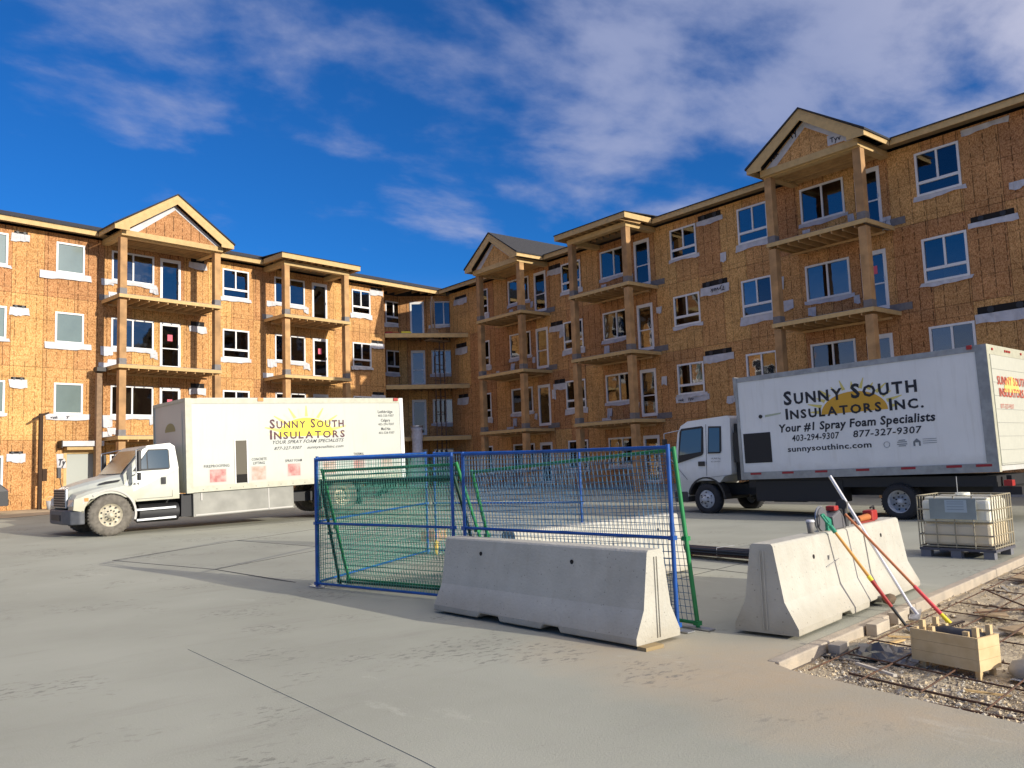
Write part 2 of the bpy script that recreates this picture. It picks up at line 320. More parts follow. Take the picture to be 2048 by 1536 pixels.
# concrete lot material
def lot_mat():
    m = bpy.data.materials.new('lot_concrete'); m.use_nodes = True; t = m.node_tree; n = t.nodes; l = t.links
    b = n['Principled BSDF']; b.inputs['Roughness'].default_value = .88; b.inputs['Specular IOR Level'].default_value = .25
    tcn = n.new('ShaderNodeTexCoord')
    def noise(sc_, det, sclv=None, rough=.5):
        no = n.new('ShaderNodeTexNoise'); no.inputs['Scale'].default_value = sc_; no.inputs['Detail'].default_value = det; no.inputs['Roughness'].default_value = rough
        if sclv:
            mp = n.new('ShaderNodeMapping'); mp.inputs['Scale'].default_value = sclv; mp.inputs['Rotation'].default_value = (0, 0, .55); l.new(tcn.outputs['Object'], mp.inputs[0]); l.new(mp.outputs[0], no.inputs['Vector'])
        else: l.new(tcn.outputs['Object'], no.inputs['Vector'])
        return no.outputs[0]
    def ramp(src, a, bb, lo=0, hi=1):
        mr = n.new('ShaderNodeMapRange'); l.new(src, mr.inputs[0]); mr.inputs[1].default_value = a; mr.inputs[2].default_value = bb; mr.inputs[3].default_value = lo; mr.inputs[4].default_value = hi; return mr.outputs[0]
    def mix(f, c1, c2, bt='MIX'):
        mx = n.new('ShaderNodeMix'); mx.data_type = 'RGBA'; mx.blend_type = bt
        if isinstance(f, float): mx.inputs[0].default_value = f
        else: l.new(f, mx.inputs[0])
        for i, c in ((6, c1), (7, c2)):
            if isinstance(c, tuple): mx.inputs[i].default_value = (*c, 1)
            else: l.new(c, mx.inputs[i])
        return mx.outputs[2]
    # dusty tan film toward the barriers and the open trench
    sp = n.new('ShaderNodeSeparateXYZ'); l.new(tcn.outputs['Object'], sp.inputs[0])
    def mth(op, a, bb=None):
        k = n.new('ShaderNodeMath'); k.operation = op
        for i, x in enumerate((a, bb)):
            if x is None: continue
            if isinstance(x, (int, float)): k.inputs[i].default_value = x
            else: l.new(x, k.inputs[i])
        return k.outputs[0]
    dx = mth('SUBTRACT', sp.outputs[0], 5.2); dy = mth('MULTIPLY', mth('SUBTRACT', sp.outputs[1], 3.6), .45)
    dist = mth('SQRT', mth('ADD', mth('MULTIPLY', dx, dx), mth('MULTIPLY', dy, dy)))
    dust = ramp(mth('ADD', dist, mth('MULTIPLY', noise(.9, 5), 2.2)), .9, 2.5, 1, 0)
    c = mix(ramp(noise(.45, 5), .35, .65), (.385, .388, .315), (.315, .317, .255))
    c = mix(mth('MULTIPLY', dust, .95), c, (.47, .355, .225))
    c = mix(ramp(noise(7, 8, None, .65), .3, .7, 0, .35), c, (.37, .36, .31))
    c = mix(ramp(noise(1.5, 9, (.30, 1.5, 1), .72), .55, .70, 0, .34), c, (.25, .24, .20))
    c = mix(ramp(noise(.8, 10, (1.2, .5, 1), .75), .60, .70, 0, .35), c, (.62, .60, .50))
    c = mix(ramp(noise(5.5, 10, (1.0, .7, 1), .8), .62, .68, 0, .6), c, (.20, .19, .165))
    c = mix(mth('MULTIPLY', ramp(noise(13, 7, (.7, 1.3, 1), .65), .53, .60), ramp(noise(.75, 3), .55, .62, 0, .7)), c, (.17, .165, .14))
    c = mix(ramp(noise(38, 3), .70, .78, 0, .5), c, (.22, .21, .19))
    l.new(c, b.inputs['Base Color'])
    bp = n.new('ShaderNodeBump'); bp.inputs['Strength'].default_value = .35; bp.inputs['Distance'].default_value = .01; l.new(noise(55, 6, None, .7), bp.inputs['Height']); l.new(bp.outputs[0], b.inputs['Normal'])
    return m
LOT = lot_mat()
def edge2(x): return 3.80+.125*(x-5.55)      # far edge of the open trench
mb = MB()
T = .16
# left part, right strip (beyond the trench) and rising part
poly = [(-40,-30), (1.8,-30), (5.50,3.62), (5.60,edge2(5.6)+.04), (14,edge2(14)+.04), (28,edge2(28)+.04), (34,edge2(34)+.04), (34,12), (-40,12)]
n = len(poly)
mb.add([(x,y,0) for x,y in poly], [tuple(range(n))])
for a, b in zip(poly, poly[1:]): mb.add([(a[0],a[1],0),(b[0],b[1],0),(b[0],b[1],-.6),(a[0],a[1],-.6)], [(0,1,2,3)])
mb.add([(-40,12,0),(34,12,0),(34,60,gz(60)),(-40,60,gz(60))], [(0,1,2,3)])
struct(mb.build('concrete_lot', LOT, fix=False))
# saw-cut control joints
JM = mat('saw_cut_joint', (.10, .10, .09), .95)
mb = MB()
def joint(pts, wd=.014):
    for (x0,y0),(x1,y1) in zip(pts, pts[1:]):
        mb.beam((x0,y0,gz(y0)+.002), (x1,y1,gz(y1)+.002), wd, .004)
joint([(3.86,16.81),(6.84,18.52),(9.7,19.9)], .03); joint([(6.84,18.52),(7.51,15.71),(8.3,12.3)], .03); joint([(4.78,13.97),(7.28,15.23)], .03)
joint([(3.86,16.81),(4.78,13.97),(5.1,11.5)], .03);
joint([(9.5,5.6),(9.9,11.9)], .02); joint([(5.9,6.9),(14.5,8.2)], .02); joint([(12,12.1),(13,30)], .03); joint([(7,22),(24,26)], .03)
struct(mb.build('control_joint', JM))
mb = MB(); joint([(2.49,8.0),(2.50,5.4),(2.49,3.99),(2.42,2.0)], .002); struct(mb.build('hairline_crack', mat('hairline_grey', (.35,.345,.285), .95)))
# curb along the trench
mb = MB()
for i in range(3):
    xa, xb = 5.62+i*3.05, 5.62+i*3.05+3.04
    ya, yb = edge2(xa)+.0, edge2(xb)
    mb.add([(xa,ya,-.16),(xb,yb,-.16),(xb,yb+.11,-.16),(xa,ya+.11,-.16),(xa,ya,.006),(xb,yb,.006),(xb,yb+.11,.006),(xa,ya+.11,.006)],
           [(0,3,2,1),(4,5,6,7),(0,1,5,4),(1,2,6,5),(2,3,7,6),(3,0,4,7)])
struct(mb.build('concrete_curb', mat('tan_curb_concrete', (.47, .395, .30), .9, col2=(.36,.31,.245), vscale=5, bump=.3), bevel=.012))
# trench floor
mb = MB(); nx, ny = 60, 70
for j in range(ny+1):
    for i in range(nx+1):
        x = 3.0+i*16/nx; y = -8+j*13.5/ny
        mb.v.append((x, y, -.10+random.uniform(-.018,.018)+.02*sin(x*2.1)*cos(y*1.7)))
for j in range(ny):
    for i in range(nx):
        a = j*(nx+1)+i; mb.f.append((a,a+1,a+nx+2,a+nx+1)); mb.m.append(0); mb.sm.append(True)
struct(mb.build('gravel_base', mat('sandy_gravel', (.54, .45, .30), .95, col2=(.38,.31,.21), vscale=9, bump=.8, bscale=40), fix=False))
# stones
mb = MB(); rnd = random.Random(3)
oct_v = [(1,0,0),(-1,0,0),(0,1,0),(0,-1,0),(0,0,1),(0,0,-1)]; oct_f = [(0,2,4),(2,1,4),(1,3,4),(3,0,4),(2,0,5),(1,2,5),(3,1,5),(0,3,5)]
def in_trench(x, y): return y < edge2(x)-.03 and x > 5.53+.115*(y-3.62)
cnt = 0
while cnt < 9000:
    if rnd.random() < .65:
        y = rnd.uniform(1.4, 4.6); x = 5.5+.115*(y-3.62)+abs(rnd.gauss(0, .75))+.02
    else: x = rnd.uniform(5.4, 13); y = rnd.uniform(1.0, 4.9)
    if not in_trench(x, y): continue
    r = rnd.choice((.004,.006,.008,.010,.014,.022)) * (1 if x < 8 else 1.4)
    k = [rnd.uniform(.6,1.2) for _ in range(6)]; t = rnd.uniform(0, pi)
    z = -.096+rnd.uniform(-.006,.014)+.02*sin(x*2.1)*cos(y*1.7)
    mb.add([(x+r*q*(a*cos(t)-b*sin(t)), y+r*q*(a*sin(t)+b*cos(t)), z+r*q*c*.7) for (a,b,c), q in zip(oct_v, k)], oct_f, rnd.randrange(3)); cnt += 1
struct(tag(mb.build('gravel', [mat('grey_stone',(.50,.45,.36),.9), mat('tan_stone',(.56,.45,.29),.9), mat('dark_stone',(.28,.23,.17),.9)], fix=False), 'loose crushed gravel in the open trench at the lower right', 'gravel'), 'stuff')
# dirt along the long wing
mb = MB(); mb.add([(-30,32.8,gz(32.8)+.01),(4.5,33.6,gz(33.6)+.01),(9,36.0,gz(36)+.01),(10,39.5,gz(39.5)+.02),(-30,34.5,.44)], [(0,1,2,3,4)])
struct(mb.build('dirt_strip', mat('tan_dirt', (.50, .40, .27), .95, var=.35, vscale=1.2, bump=.6, bscale=12)))

# ================================================================== apartment building
B = thing('apartment_building', 'four storey L shaped apartment building under construction, clad in bare OSB with timber balconies', 'building', (CX, CY, 0))
BI = Matrix.Translation((-CX, -CY, 0))
HEAD = {4: 11.83, 3: 8.78, 2: 5.73, 1: 2.68}
ZS = [.45, 3.30, 6.35, 9.40, 12.20]
def pfr(fr): return BI @ fr

def sheet_rects(a0, a1, b0, b1, ops):
    xs = sorted({a0, a1} | {max(a0, min(a1, o[i])) for o in ops for i in (0, 1)}); zs = sorted({b0, b1} | {max(b0, min(b1, o[i])) for o in ops for i in (2, 3)})
    cells = set()
    for i in range(len(xs)-1):
        for j in range(len(zs)-1):
            cx_, cz_ = (xs[i]+xs[i+1])/2, (zs[j]+zs[j+1])/2
            if not any(o[0] < cx_ < o[1] and o[2] < cz_ < o[3] for o in ops): cells.add((i, j))
    return xs, zs, cells
nsheet = [0]
def wall(fr, s0, s1, ops, d=0., name='osb_panel', zs=ZS, wd=1.22, off=0., top=None):
    a = s0
    first = s0+((off) % wd)
    cuts = [s0]+[x for x in [first+i*wd for i in range(80)] if s0+.1 < x < s1-.1]+[s1]
    for k in range(len(zs)-1):
        for a, b in zip(cuts, cuts[1:]):
            g = .007; jut = random.uniform(0, .004)
            xs, zz_, cells = sheet_rects(a+g, b-g, zs[k]+g, zs[k+1]-g, [o for o in ops if o[0] < b and o[1] > a and o[2] < zs[k+1] and o[3] > zs[k]])
            if not cells: continue
            comps = []; left = set(cells)
            while left:
                st = [left.pop()]; cm = set(st)
                while st:
                    i, j = st.pop()
                    for q in ((i+1,j),(i-1,j),(i,j+1),(i,j-1)):
                        if q in left: left.discard(q); cm.add(q); st.append(q)
                comps.append(cm)
            for cells in comps:
              m = MB(); y0, y1 = d-jut, d+.02
              for i, j in cells:
                x0, x1, z0, z1 = xs[i], xs[i+1], zz_[j], zz_[j+1]
                m.add([(x0,y0,z0),(x1,y0,z0),(x1,y0,z1),(x0,y0,z1)], [(0,1,2,3)])
                m.add([(x0,y1,z0),(x1,y1,z0),(x1,y1,z1),(x0,y1,z1)], [(3,2,1,0)])
                if (i-1, j) not in cells: m.add([(x0,y0,z0),(x0,y0,z1),(x0,y1,z1),(x0,y1,z0)], [(0,1,2,3)])
                if (i+1, j) not in cells: m.add([(x1,y0,z0),(x1,y1,z0),(x1,y1,z1),(x1,y0,z1)], [(0,1,2,3)])
                if (i, j-1) not in cells: m.add([(x0,y0,z0),(x0,y1,z0),(x1,y1,z0),(x1,y0,z0)], [(0,1,2,3)])
                if (i, j+1) not in cells: m.add([(x0,y0,z1),(x1,y0,z1),(x1,y1,z1),(x0,y1,z1)], [(0,1,2,3)])
              m.build(name, OSB, B, pfr(fr), fix=False); nsheet[0] += 1

def frame_mesh(w_, h_, kind):
    """white window frame; origin top-left corner, x right, z down negative; returns mesh and pane rects"""
    m = MB(); f = .075; y0, y1 = -.035, .05
    m.box(0,f,y0,y1,-h_,0); m.box(w_-f,w_,y0,y1,-h_,0); m.box(f,w_-f,y0,y1,-f,0); m.box(f,w_-f,y0,y1,-h_,-h_+f)
    g = .05; yy0, yy1 = -.02, .045
    if kind == 'awning':
        zb = -h_*.70; m.box(f,w_-f,y0+.004,y1,zb-.05,zb+.05); m.box(w_/2-.035,w_/2+.035,yy0,y1,zb+.05,-f)
        return m, [(f,w_/2-.035,zb+.05,-f),(w_/2+.035,w_-f,zb+.05,-f),(f,w_-f,-h_+f,zb-.05)]
    if kind == 'slider':
        m.box(w_/2-.035,w_/2+.035,yy0,y1,-h_+f,-f); return m, [(f,w_/2-.035,-h_+f,-f),(w_/2+.035,w_-f,-h_+f,-f)]
    if kind == 'narrow':
        zb = -h_*.68; m.box(f,w_-f,y0+.004,y1,zb-.045,zb+.045); return m, [(f,w_-f,zb+.045,-f),(f,w_-f,-h_+f,zb-.045)]
    return m, [(f,w_-f,-h_+f,-f)]
WC = {}
def window(fr, s0, s1, row, h_=1.5, kind='awning', gl=None, flap=0, d=0., seed=0):
    w_ = round(s1-s0, 3); key = (w_, h_, kind, gl)
    if key not in WC:
        m, panes = frame_mesh(w_, h_, kind); me = m.mesh('window', VINYL); pm = []
        for x0, x1, z0, z1 in panes:
            q = MB(); q.box(x0-.004, x1+.004, .012, .022, z0-.004, z1+.004); pm.append(q.mesh('pane', gl or GLASS))
        WC[key] = (me, pm)
    me, pm = WC[key]
    o = link('window', me, B, pfr(fr) @ Matrix.Translation((s0, d, HEAD[row])))
    for p in pm: link('pane', p, o, Matrix.Translation((w_/2,.017,-h_/2)) @ Matrix.Rotation(radians(random.uniform(-.5,.5)),4,'X') @ Matrix.Rotation(radians(random.uniform(-.6,.6)),4,'Z') @ Matrix.Translation((-w_/2,-.017,h_/2)))
    if flap: wrap_flap(fr, s0-.12, s1+.12, HEAD[row]-h_+.02, HEAD[row]-h_-flap, d, seed, o, Matrix.Translation((-s0, -d, -HEAD[row])))
    return (s0, s1, HEAD[row]-h_, HEAD[row])
def wrap_flap(fr, a, b, zt, zb, d=0., seed=0, parent=None, rel=None, writing=None, flip=False, name='house_wrap'):
    rd = random.Random(seed+int(a*37)+int(zt*11)); n_ = 9; m = MB(); T_, Bt = [], []
    for i in range(n_+1):
        x = a+(b-a)*i/n_
        T_.append((x, d-.014-rd.uniform(0,.012), zt)); Bt.append((x+(rd.uniform(-.05,.05) if i in (0,n_) else 0), d-.03-rd.uniform(0,.05), zb+rd.uniform(-.022,.022)+.03*sin(i*.55+seed)))
    vs = T_+Bt+[(x,y+.004,z) for x,y,z in T_+Bt]; k = n_+1
    for i in range(n_):
        m.add([vs[i],vs[i+1],vs[k+i+1],vs[k+i]], [(0,3,2,1)]); m.add([vs[2*k+i],vs[2*k+i+1],vs[3*k+i+1],vs[3*k+i]], [(0,1,2,3)])
        m.add([vs[k+i],vs[k+i+1],vs[3*k+i+1],vs[3*k+i]], [(0,1,2,3)])
    if writing:
        y = d-.095
        vs_, fs, me = text(writing, 1, None, shear=.25, bold=.02); bpy.data.meshes.remove(me)
        wtx = text_w(vs_); hh = abs(zt-zb)*.62; kx = min((b-a)*.8/wtx, hh*1.25)
        for (p, q) in [(0,0)]: pass
        pts = [(a+(b-a)*.1+v[0]*kx, v[1]*hh) for v in vs_]
        if flip: cx0 = (a+b)/2; pts = [(2*cx0-x_, -z_+hh*.7) for x_, z_ in pts]
        m.add([(x_, y, zb+abs(zt-zb)*.22+z_) for x_, z_ in pts], fs, 1)
    mats = [WRAP, INK]
    if parent is not None: return m.build(name, mats, parent, rel, fix=False)
    return m.build(name, mats, B, pfr(fr), fix=False)
DC = {}
def door(fr, s0, s1, row, d=0., sticker=False, inner=GLASS):
    w_ = round(s1-s0, 3); h_ = 2.17; key = (w_, inner)
    if key not in DC:
        m = MB(); f = .11
        m.box(0,f,-.035,.05,-h_,0); m.box(w_-f,w_,-.035,.05,-h_,0); m.box(f,w_-f,-.035,.05,-f*1.4,0); m.box(f,w_-f,-.035,.05,-h_,-h_+.14)
        q = MB(); q.box(f-.003,w_-f+.003,.015,.025,-h_+.13,-f*1.4+.004); hnd = MB(); hnd.box(w_-f-.0,w_-f+.035,-.07,-.035,-1.15,-1.02)
        r = MB(); r.box(f,w_-f,-.01,.03,-1.24,-1.19)
        DC[key] = (m.mesh('door', VINYL), q.mesh('pane', inner), hnd.mesh('handle', STEEL), r.mesh('door_rail', VINYL))
    a, q, hnd, r = DC[key]
    o = link('door', a, B, pfr(fr) @ Matrix.Translation((s0, d, HEAD[row]))); link('pane', q, o); link('handle', hnd, o)
    if random.random() < .6: link('door_rail', r, o)
    if sticker:
        k = MB(); k.box(w_*.38, w_*.62, .008, .012, -.85, -.55); k.build('sticker', PINK, o)
    return (s0, s1, HEAD[row]-h_, HEAD[row])
def vent_hole(fr, a, b, zt, zb, d=0., wrapz=.28, writing=None, flip=False, seed=0, ducts=2):
    m = MB(); m.box(a, b, d+.005, d+.18, zb, zt, 0)
    wdt = (b-a)
    for i in range(ducts):
        c = a+wdt*(i+.5)/ducts; m.tube((c, d-.05, (zt+zb)/2), (c, d+.004, (zt+zb)/2), min(wdt/ducts*.36, (zt-zb)*.42), 10, m=1)
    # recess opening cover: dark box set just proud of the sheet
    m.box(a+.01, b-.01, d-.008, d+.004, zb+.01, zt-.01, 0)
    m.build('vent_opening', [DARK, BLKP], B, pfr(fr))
    if wrapz: wrap_flap(fr, a-.08, b+.08, zb+.02, zb-wrapz, d, seed, writing=writing, flip=flip)

def balcony(fr, c, half, row, dep=1.95):
    """row: storey whose floor this is"""
    zt = {4: 9.50, 3: 6.45, 2: 3.40}[row]; m = MB()
    m.box(c-half, c+half, -dep, -.0, zt-.02, zt+.004); o = m.build('balcony', MEMB, B, pfr(fr))
    for nm, (x0,x1,y0,y1) in {'a':(c-half-.02,c+half+.02,-dep-.04,-dep), 'b':(c-half-.02,c-half+.02,-dep,-.002), 'c':(c+half-.02,c+half+.02,-dep,-.002)}.items():
        q = MB(); q.box(x0,x1,y0,y1,zt-.17,zt-.0215); q.build('rim_board', WOODB, o)
    n_ = 9 if half < 2.1 else 11
    for i in range(1, n_):
        x = c-half+2*half*i/n_; q = MB(); q.box(x-.02,x+.02,-dep+.002,-.003,zt-.25,zt-.0215); q.build('joist', WOOD, o)
    q = MB(); q.box(c-half+.05,c+half-.05,-.62,-.58,zt-.33,zt-.252); q.build('blocking', WOOD, o)
    # membrane upstand against the wall
    q = MB(); q.box(c+half-.45,c+half+.42,-.03,-.006,zt+.005,zt+.26); q.build('membrane', MEMB, o)
    q = MB(); q.box(c-half-.10,c-half+.5,-.03,-.006,zt+.005,zt+.26); q.build('membrane', WRAP if row != 4 else MEMB, o)
    return o
def posts(fr, c, half, dep=1.95, zbase=.3, rowset=(1,2,3,4)):
    zr = {1: (zbase, 3.14), 2: (3.404, 6.19), 3: (6.454, 9.24), 4: (9.504, 12.0)}
    for sgn in (-1, 1):
        x = c+sgn*(half-.17)
        for r in rowset:
            z0, z1 = zr[r]; m = MB(); m.box(x-.145,x+.145,-dep+.005,-dep+.30,z0,z1)
            o = m.build('post', mat('post_glulam%d' % random.randrange(3), random.choice([(.50,.285,.115),(.56,.32,.135),(.46,.26,.11)]), .8, var=.35, vscale=2.4), B, pfr(fr), bevel=.006)
            if r > 1:
                q = MB(); q.box(x-.152,x+.152,-dep-.002,-dep+.307,z0+.001,z0+.24); q.build('membrane_sleeve', MEMB, o)
def eave_band(m, x0, x1, y, z0, z1, th=.04, mi=0): m.box(x0, x1, y, y+th, z0, z1, mi)
def bay_roof(fr, c, half, gable, oh=2.42, rh=None):
    rh = rh or half+.40
    zb, zt = 11.99, 12.22                       # beam
    for (x0,x1,y0,y1) in ((c-half,c+half,-1.96,-1.66),(c-half,c-half+.28,-1.66,-.01),(c+half-.28,c+half,-1.66,-.01)):
        m = MB(); m.box(x0,x1,y0,y1,zb,zt-.005); m.build('roof_beam', WOODB, B, pfr(fr))
    if not gable:
        # fascia, open soffit rafters, roof deck
        f = MB(); f.box(c-rh,c+rh,-oh,-oh+.04,12.22,12.46); f.build('fascia', WOODB, B, pfr(fr))
        for sx_ in (-1, 1):
            f = MB(); x = c+sx_*rh; f.box(min(x,x-sx_*.04),max(x,x-sx_*.04),-oh+.041,-.66,12.22,12.46); f.build('fascia', WOODB, B, pfr(fr))
        for i in range(11):
            x = c-rh+.15+(2*rh-.3)*i/10; m = MB(); m.box(x-.02,x+.02,-oh+.045,-.6,12.225,12.40); m.build('rafter', WOOD, B, pfr(fr))
        m = MB(); m.add([(c-rh-.03,-oh-.03,12.465),(c+rh+.03,-oh-.03,12.465),(c+rh+.03,.6,12.62),(c-rh-.03,.6,12.62),(c-rh-.03,-oh-.03,12.50),(c+rh+.03,-oh-.03,12.50),(c+rh+.03,.6,12.66),(c-rh-.03,.6,12.66)],
              [(0,1,2,3),(4,5,6,7),(0,1,5,4),(1,2,6,5),(2,3,7,6),(3,0,4,7)]); m.build('bay_roof', SHING, B, pfr(fr))
    else:
        za, zp = 12.20, 12.20+rh*.665           # underside at foot / at peak
        for sg in (-1, 1):
            # rake board
            m = MB(); m.extr([(c+sg*rh,-oh,za),(c,-oh,zp),(c,-oh,zp-.235),(c+sg*(rh-.62),-oh,za+.10),(c+sg*(rh-.62),-oh,za-.03),(c+sg*rh,-oh,za-.03)], (0,.04,0)); m.build('rake_board', WOODB, B, pfr(fr))
            x = c+sg*rh; m = MB(); m.box(min(x,x-sg*.04),max(x,x-sg*.04),-oh+.041,-.66,za-.02,za+.18) ; m.build('fascia', WOODB, B, pfr(fr))
            # roof slab
            e = 5.2; m = MB(); x1 = c+sg*(rh+.05)
            m.add([(x1,-oh-.04,za+.165-.02),(c,-oh-.04,zp+.20-.02),(c,e,zp+.20-.02),(x1,.0,za+.165-.02),(x1,-oh-.04,za+.215),(c,-oh-.04,zp+.245),(c,e,zp+.245),(x1,.0,za+.215)],
                  [(0,1,2,3),(4,5,6,7),(0,1,5,4),(1,2,6,5),(2,3,7,6),(3,0,4,7)]) 
            m.build('gable_roof', SHING, B, pfr(fr))
            # cream edge strip above rake
            m = MB(); m.extr([(c+sg*rh,-oh+.002,za+.001),(c,-oh+.002,zp+.001),(c,-oh+.002,zp+.18),(c+sg*rh,-oh+.002,za+.145)], (0,.035,0)); m.build('fly_rafter', WOODB, B, pfr(fr))
            # house wrap strip under rake, on the infill
            p = -oh+.30
            m = MB(); L0 = c+sg*(rh-.50); 
            m.extr([(L0,p,za+.05),(c,p,zp-.22),(c,p,zp-.42),(c+sg*(rh-.78),p,za+.06)] if sg>0 else [(L0,p,za-.06),(c,p,zp-.20),(c,p,zp-.46),(c+sg*(rh-1.0),p,za-.02)], (0,.01,0)); m.build('house_wrap', WRAP, B, pfr(fr))
        # gable infill
        p = -oh+.315
        m = MB(); m.extr([(c-rh+.45,p,za+.0),(c+rh-.45,p,za+.0),(c,p,zp-.14)], (0,.02,0)); m.build('gable_infill', OSB, B, pfr(fr))
        m = MB(); m.box(c-half,c+half,p-.02,-1.965,12.02,12.26); m.build('gable_beam', WOODB, B, pfr(fr))
        for i in range(7):
            y = -1.55+i*.26; m = MB(); m.box(c-half+.29,c+half-.29,y,y+.04,12.02,12.16); m.build('rafter', WOOD, B, pfr(fr))
        m = MB(); m.box(c-half+.02,c+half-.02,-1.9,.0,12.262,12.28); m.build('ceiling_deck', INTER, B, pfr(fr))

# ---- openings lists
opsL, opsR = [], []
# long wing (x = s)
for r in (4,3,2,1):
    opsL.append(window(FL, -25.2, -24.05, r, 1.35, 'fixed', FROST, .13, seed=r))
    if r > 1: opsL.append(window(FL, -22.22, -21.07, r, 1.33, 'fixed', FROST, 0))
    opsL.append(window(FL, -14.62, -13.18, r, 1.45, 'awning', None, [0,.12,.26,.2,.17][r], seed=r))
    opsL.append(window(FL, -6.80, -5.50, r, 1.4, 'awning', None, [0,.2,.12,.15,.25][r], seed=r+1))
    opsL.append(window(FL, -19.92, -18.02, r, 1.36, 'slider', None, .16, seed=r+2))
    opsL.append(door(FL, -17.73, -16.75, r, sticker=(r in (3,2))))
    opsL.append(window(FL, -11.72, -9.89, r, 1.4, 'slider', None, .14, seed=r+4))
    opsL.append(door(FL, -9.43, -8.47, r, sticker=(r == 3)))
    for s in (-28.8, -32.5): opsL.append(window(FL, s, s+1.45, r, 1.45, 'awning', None, .15))
for (a, b, zt, r, wr, fl) in ((-22.85,-20.80,10.51,4,None,0),(-22.62,-20.75,7.46,3,None,0),(-22.55,-20.75,4.41,2,'vek     T',0)):
    wrap_flap(FL, a, b, zt, zt-.22-.02*r, seed=r, writing=wr)
opsL.append((-21.70, -20.57, .45, 2.74))
wall(FL, -34, -4.48, opsL, off=.35)
# long wing, recessed stretch beside the inner corner
opsC = [window(FL, -3.28, -1.98-.02, r, 1.4, 'awning', None, .2, d=1.4, seed=r) for r in (4,3,2,1)]
FRET = Matrix.Translation(FL @ V((-4.48, 0, 0))) @ Matrix.Rotation(PHI+pi/2, 4, 'Z')
wall(FL, -4.48, -2.30, opsC, d=1.4)
wall(FRET, 0.0, 1.4, [], d=0)
dch = V((1.25, -1.10, 0)).normalized()       # diagonal stretch, local to FL (y inward)
P0 = V((-.85, .10, 0))
aC = atan2(dch.y, dch.x)
FC = FL @ Matrix.Translation(P0) @ Matrix.Rotation(aC, 4, 'Z')
opsD = []
for r in (4,3,2,1):
    opsD.append(door(FC, -1.20, -.34, r)); opsD.append(window(FC, .06, 1.70, r, 1.5, 'slider', None, .16, seed=r))
wall(FC, -1.93, 2.30, opsD, off=.5)
# corner balconies: deck filling the corner out to the chord
for row in (4,3,2):
    zt = {4: 9.50, 3: 6.45, 2: 3.40}[row]
    a = FL @ V((-4.45, 0, 0)); b = V((CX-.02, 39.3, 0)); c1 = FL @ V((-4.45, 1.38, 0)); c2 = FL @ V((-2.3, 1.38, 0)); c3 = FC @ V((2.2, -.02, 0))
    ring = [a, b, c3, c2, c1]; m = MB(); m.extr([(p.x-CX, p.y-CY, zt-.02) for p in ring], (0,0,.024)); o = m.build('balcony', MEMB, B)
    m = MB(); pa, pb = V((a.x-CX,a.y-CY,zt-.14)), V((b.x-CX,b.y-CY,zt-.14)); m.beam(pa, pb, .05, .24); m.build('rim_board', WOODB, o)
    for i in range(1, 12):
        t = i/12; p = pa.lerp(pb, t); q = V((c2.x-CX, c2.y-CY, zt-.14)).lerp(V((c3.x-CX, c3.y-CY, zt-.14)), t) if t > .2 else p+V((.3, 1.3, 0)); m = MB(); m.beam(p, q, .04, .2); m.build('joist', WOOD, o)
# right wing (x = -world y)
def ry(y1, y0): return (-y1, -y0)
for r in (4,3,2,1):
    opsR.append(window(FR, *ry(12.57,11.10), r, 1.54, 'awning', None, [0,.15,.12,.12,.15][r], seed=r))
    opsR.append(window(FR, *ry(19.95,18.50), r, 1.52, 'awning', None, [0,.15,.15,.32,.26][r], seed=r+1))
    opsR.append(window(FR, *ry(23.57,22.12), r, 1.36, 'awning', None, [0,.15,.16,.14,.14][r], seed=r+2))
    opsR.append(window(FR, *ry(30.90,29.46), r, 1.46, 'awning', None, [0,.15,.26,.26,.2][r], seed=r+3))
    opsR.append(window(FR, *ry(37.97,37.25), r, 1.46, 'narrow', None, [0,.15,.26,.26,.32][r], seed=r+4))
    opsR.append(window(FR, *ry(17.02,15.22), r, 1.38, 'slider', None, .15, seed=r+5)); opsR.append(door(FR, *ry(14.78,13.84), r, sticker=(r == 3)))
    opsR.append(window(FR, *ry(28.03,26.22), r, 1.36, 'slider', None, .15, seed=r+6)); opsR.append(door(FR, *ry(25.78,24.83), r))
    opsR.append(window(FR, *ry(35.36,33.56), r, 1.36, 'slider', None, .15, seed=r+7)); opsR.append(door(FR, *ry(33.10,32.14), r))
wall(FR, -41.2, -6.5, opsR, off=.82)
m = MB(); m.box(6.502-13, 6.0, 0, .02, .2, 12.2); m.build('wall_end', OSB, B, pfr(FR))
# vent openings, right wing
for (y1,y0,zt,zb,wz,wr,fl,du) in ((21.98,20.75,12.08,11.82,.22,None,0,2),(21.95,20.62,9.12,8.86,.36,'Tyvek',1,2),(22.02,20.62,6.14,5.90,.30,None,0,2),
        (10.95,9.62,9.14,8.92,.18,None,0,2),(11.0,9.3,6.14,5.88,.30,None,0,2),(31.9,30.95,11.98,11.72,.3,None,0,1),(31.9,30.95,8.95,8.7,.3,None,0,1),(31.8,30.95,5.9,5.65,.3,None,0,1),
        (40.6,39.4,11.9,11.7,.35,None,0,1),(40.6,39.5,9.0,8.7,.4,None,0,1),(40.5,39.5,5.9,5.65,.4,None,0,1)):
    vent_hole(FR, -y1, -y0, zt, zb, 0, wz, wr, bool(fl), int(y1*3), du)
wrap_flap(FR, -11.0, -9.5, 12.13, 11.92, seed=5); wrap_flap(FR, -23.75, -21.9, 4.30, 4.02, seed=9, writing='vek   Tyv')
wrap_flap(FR, -18.45, -17.62, 7.62, 7.22, seed=9, writing='Ty')
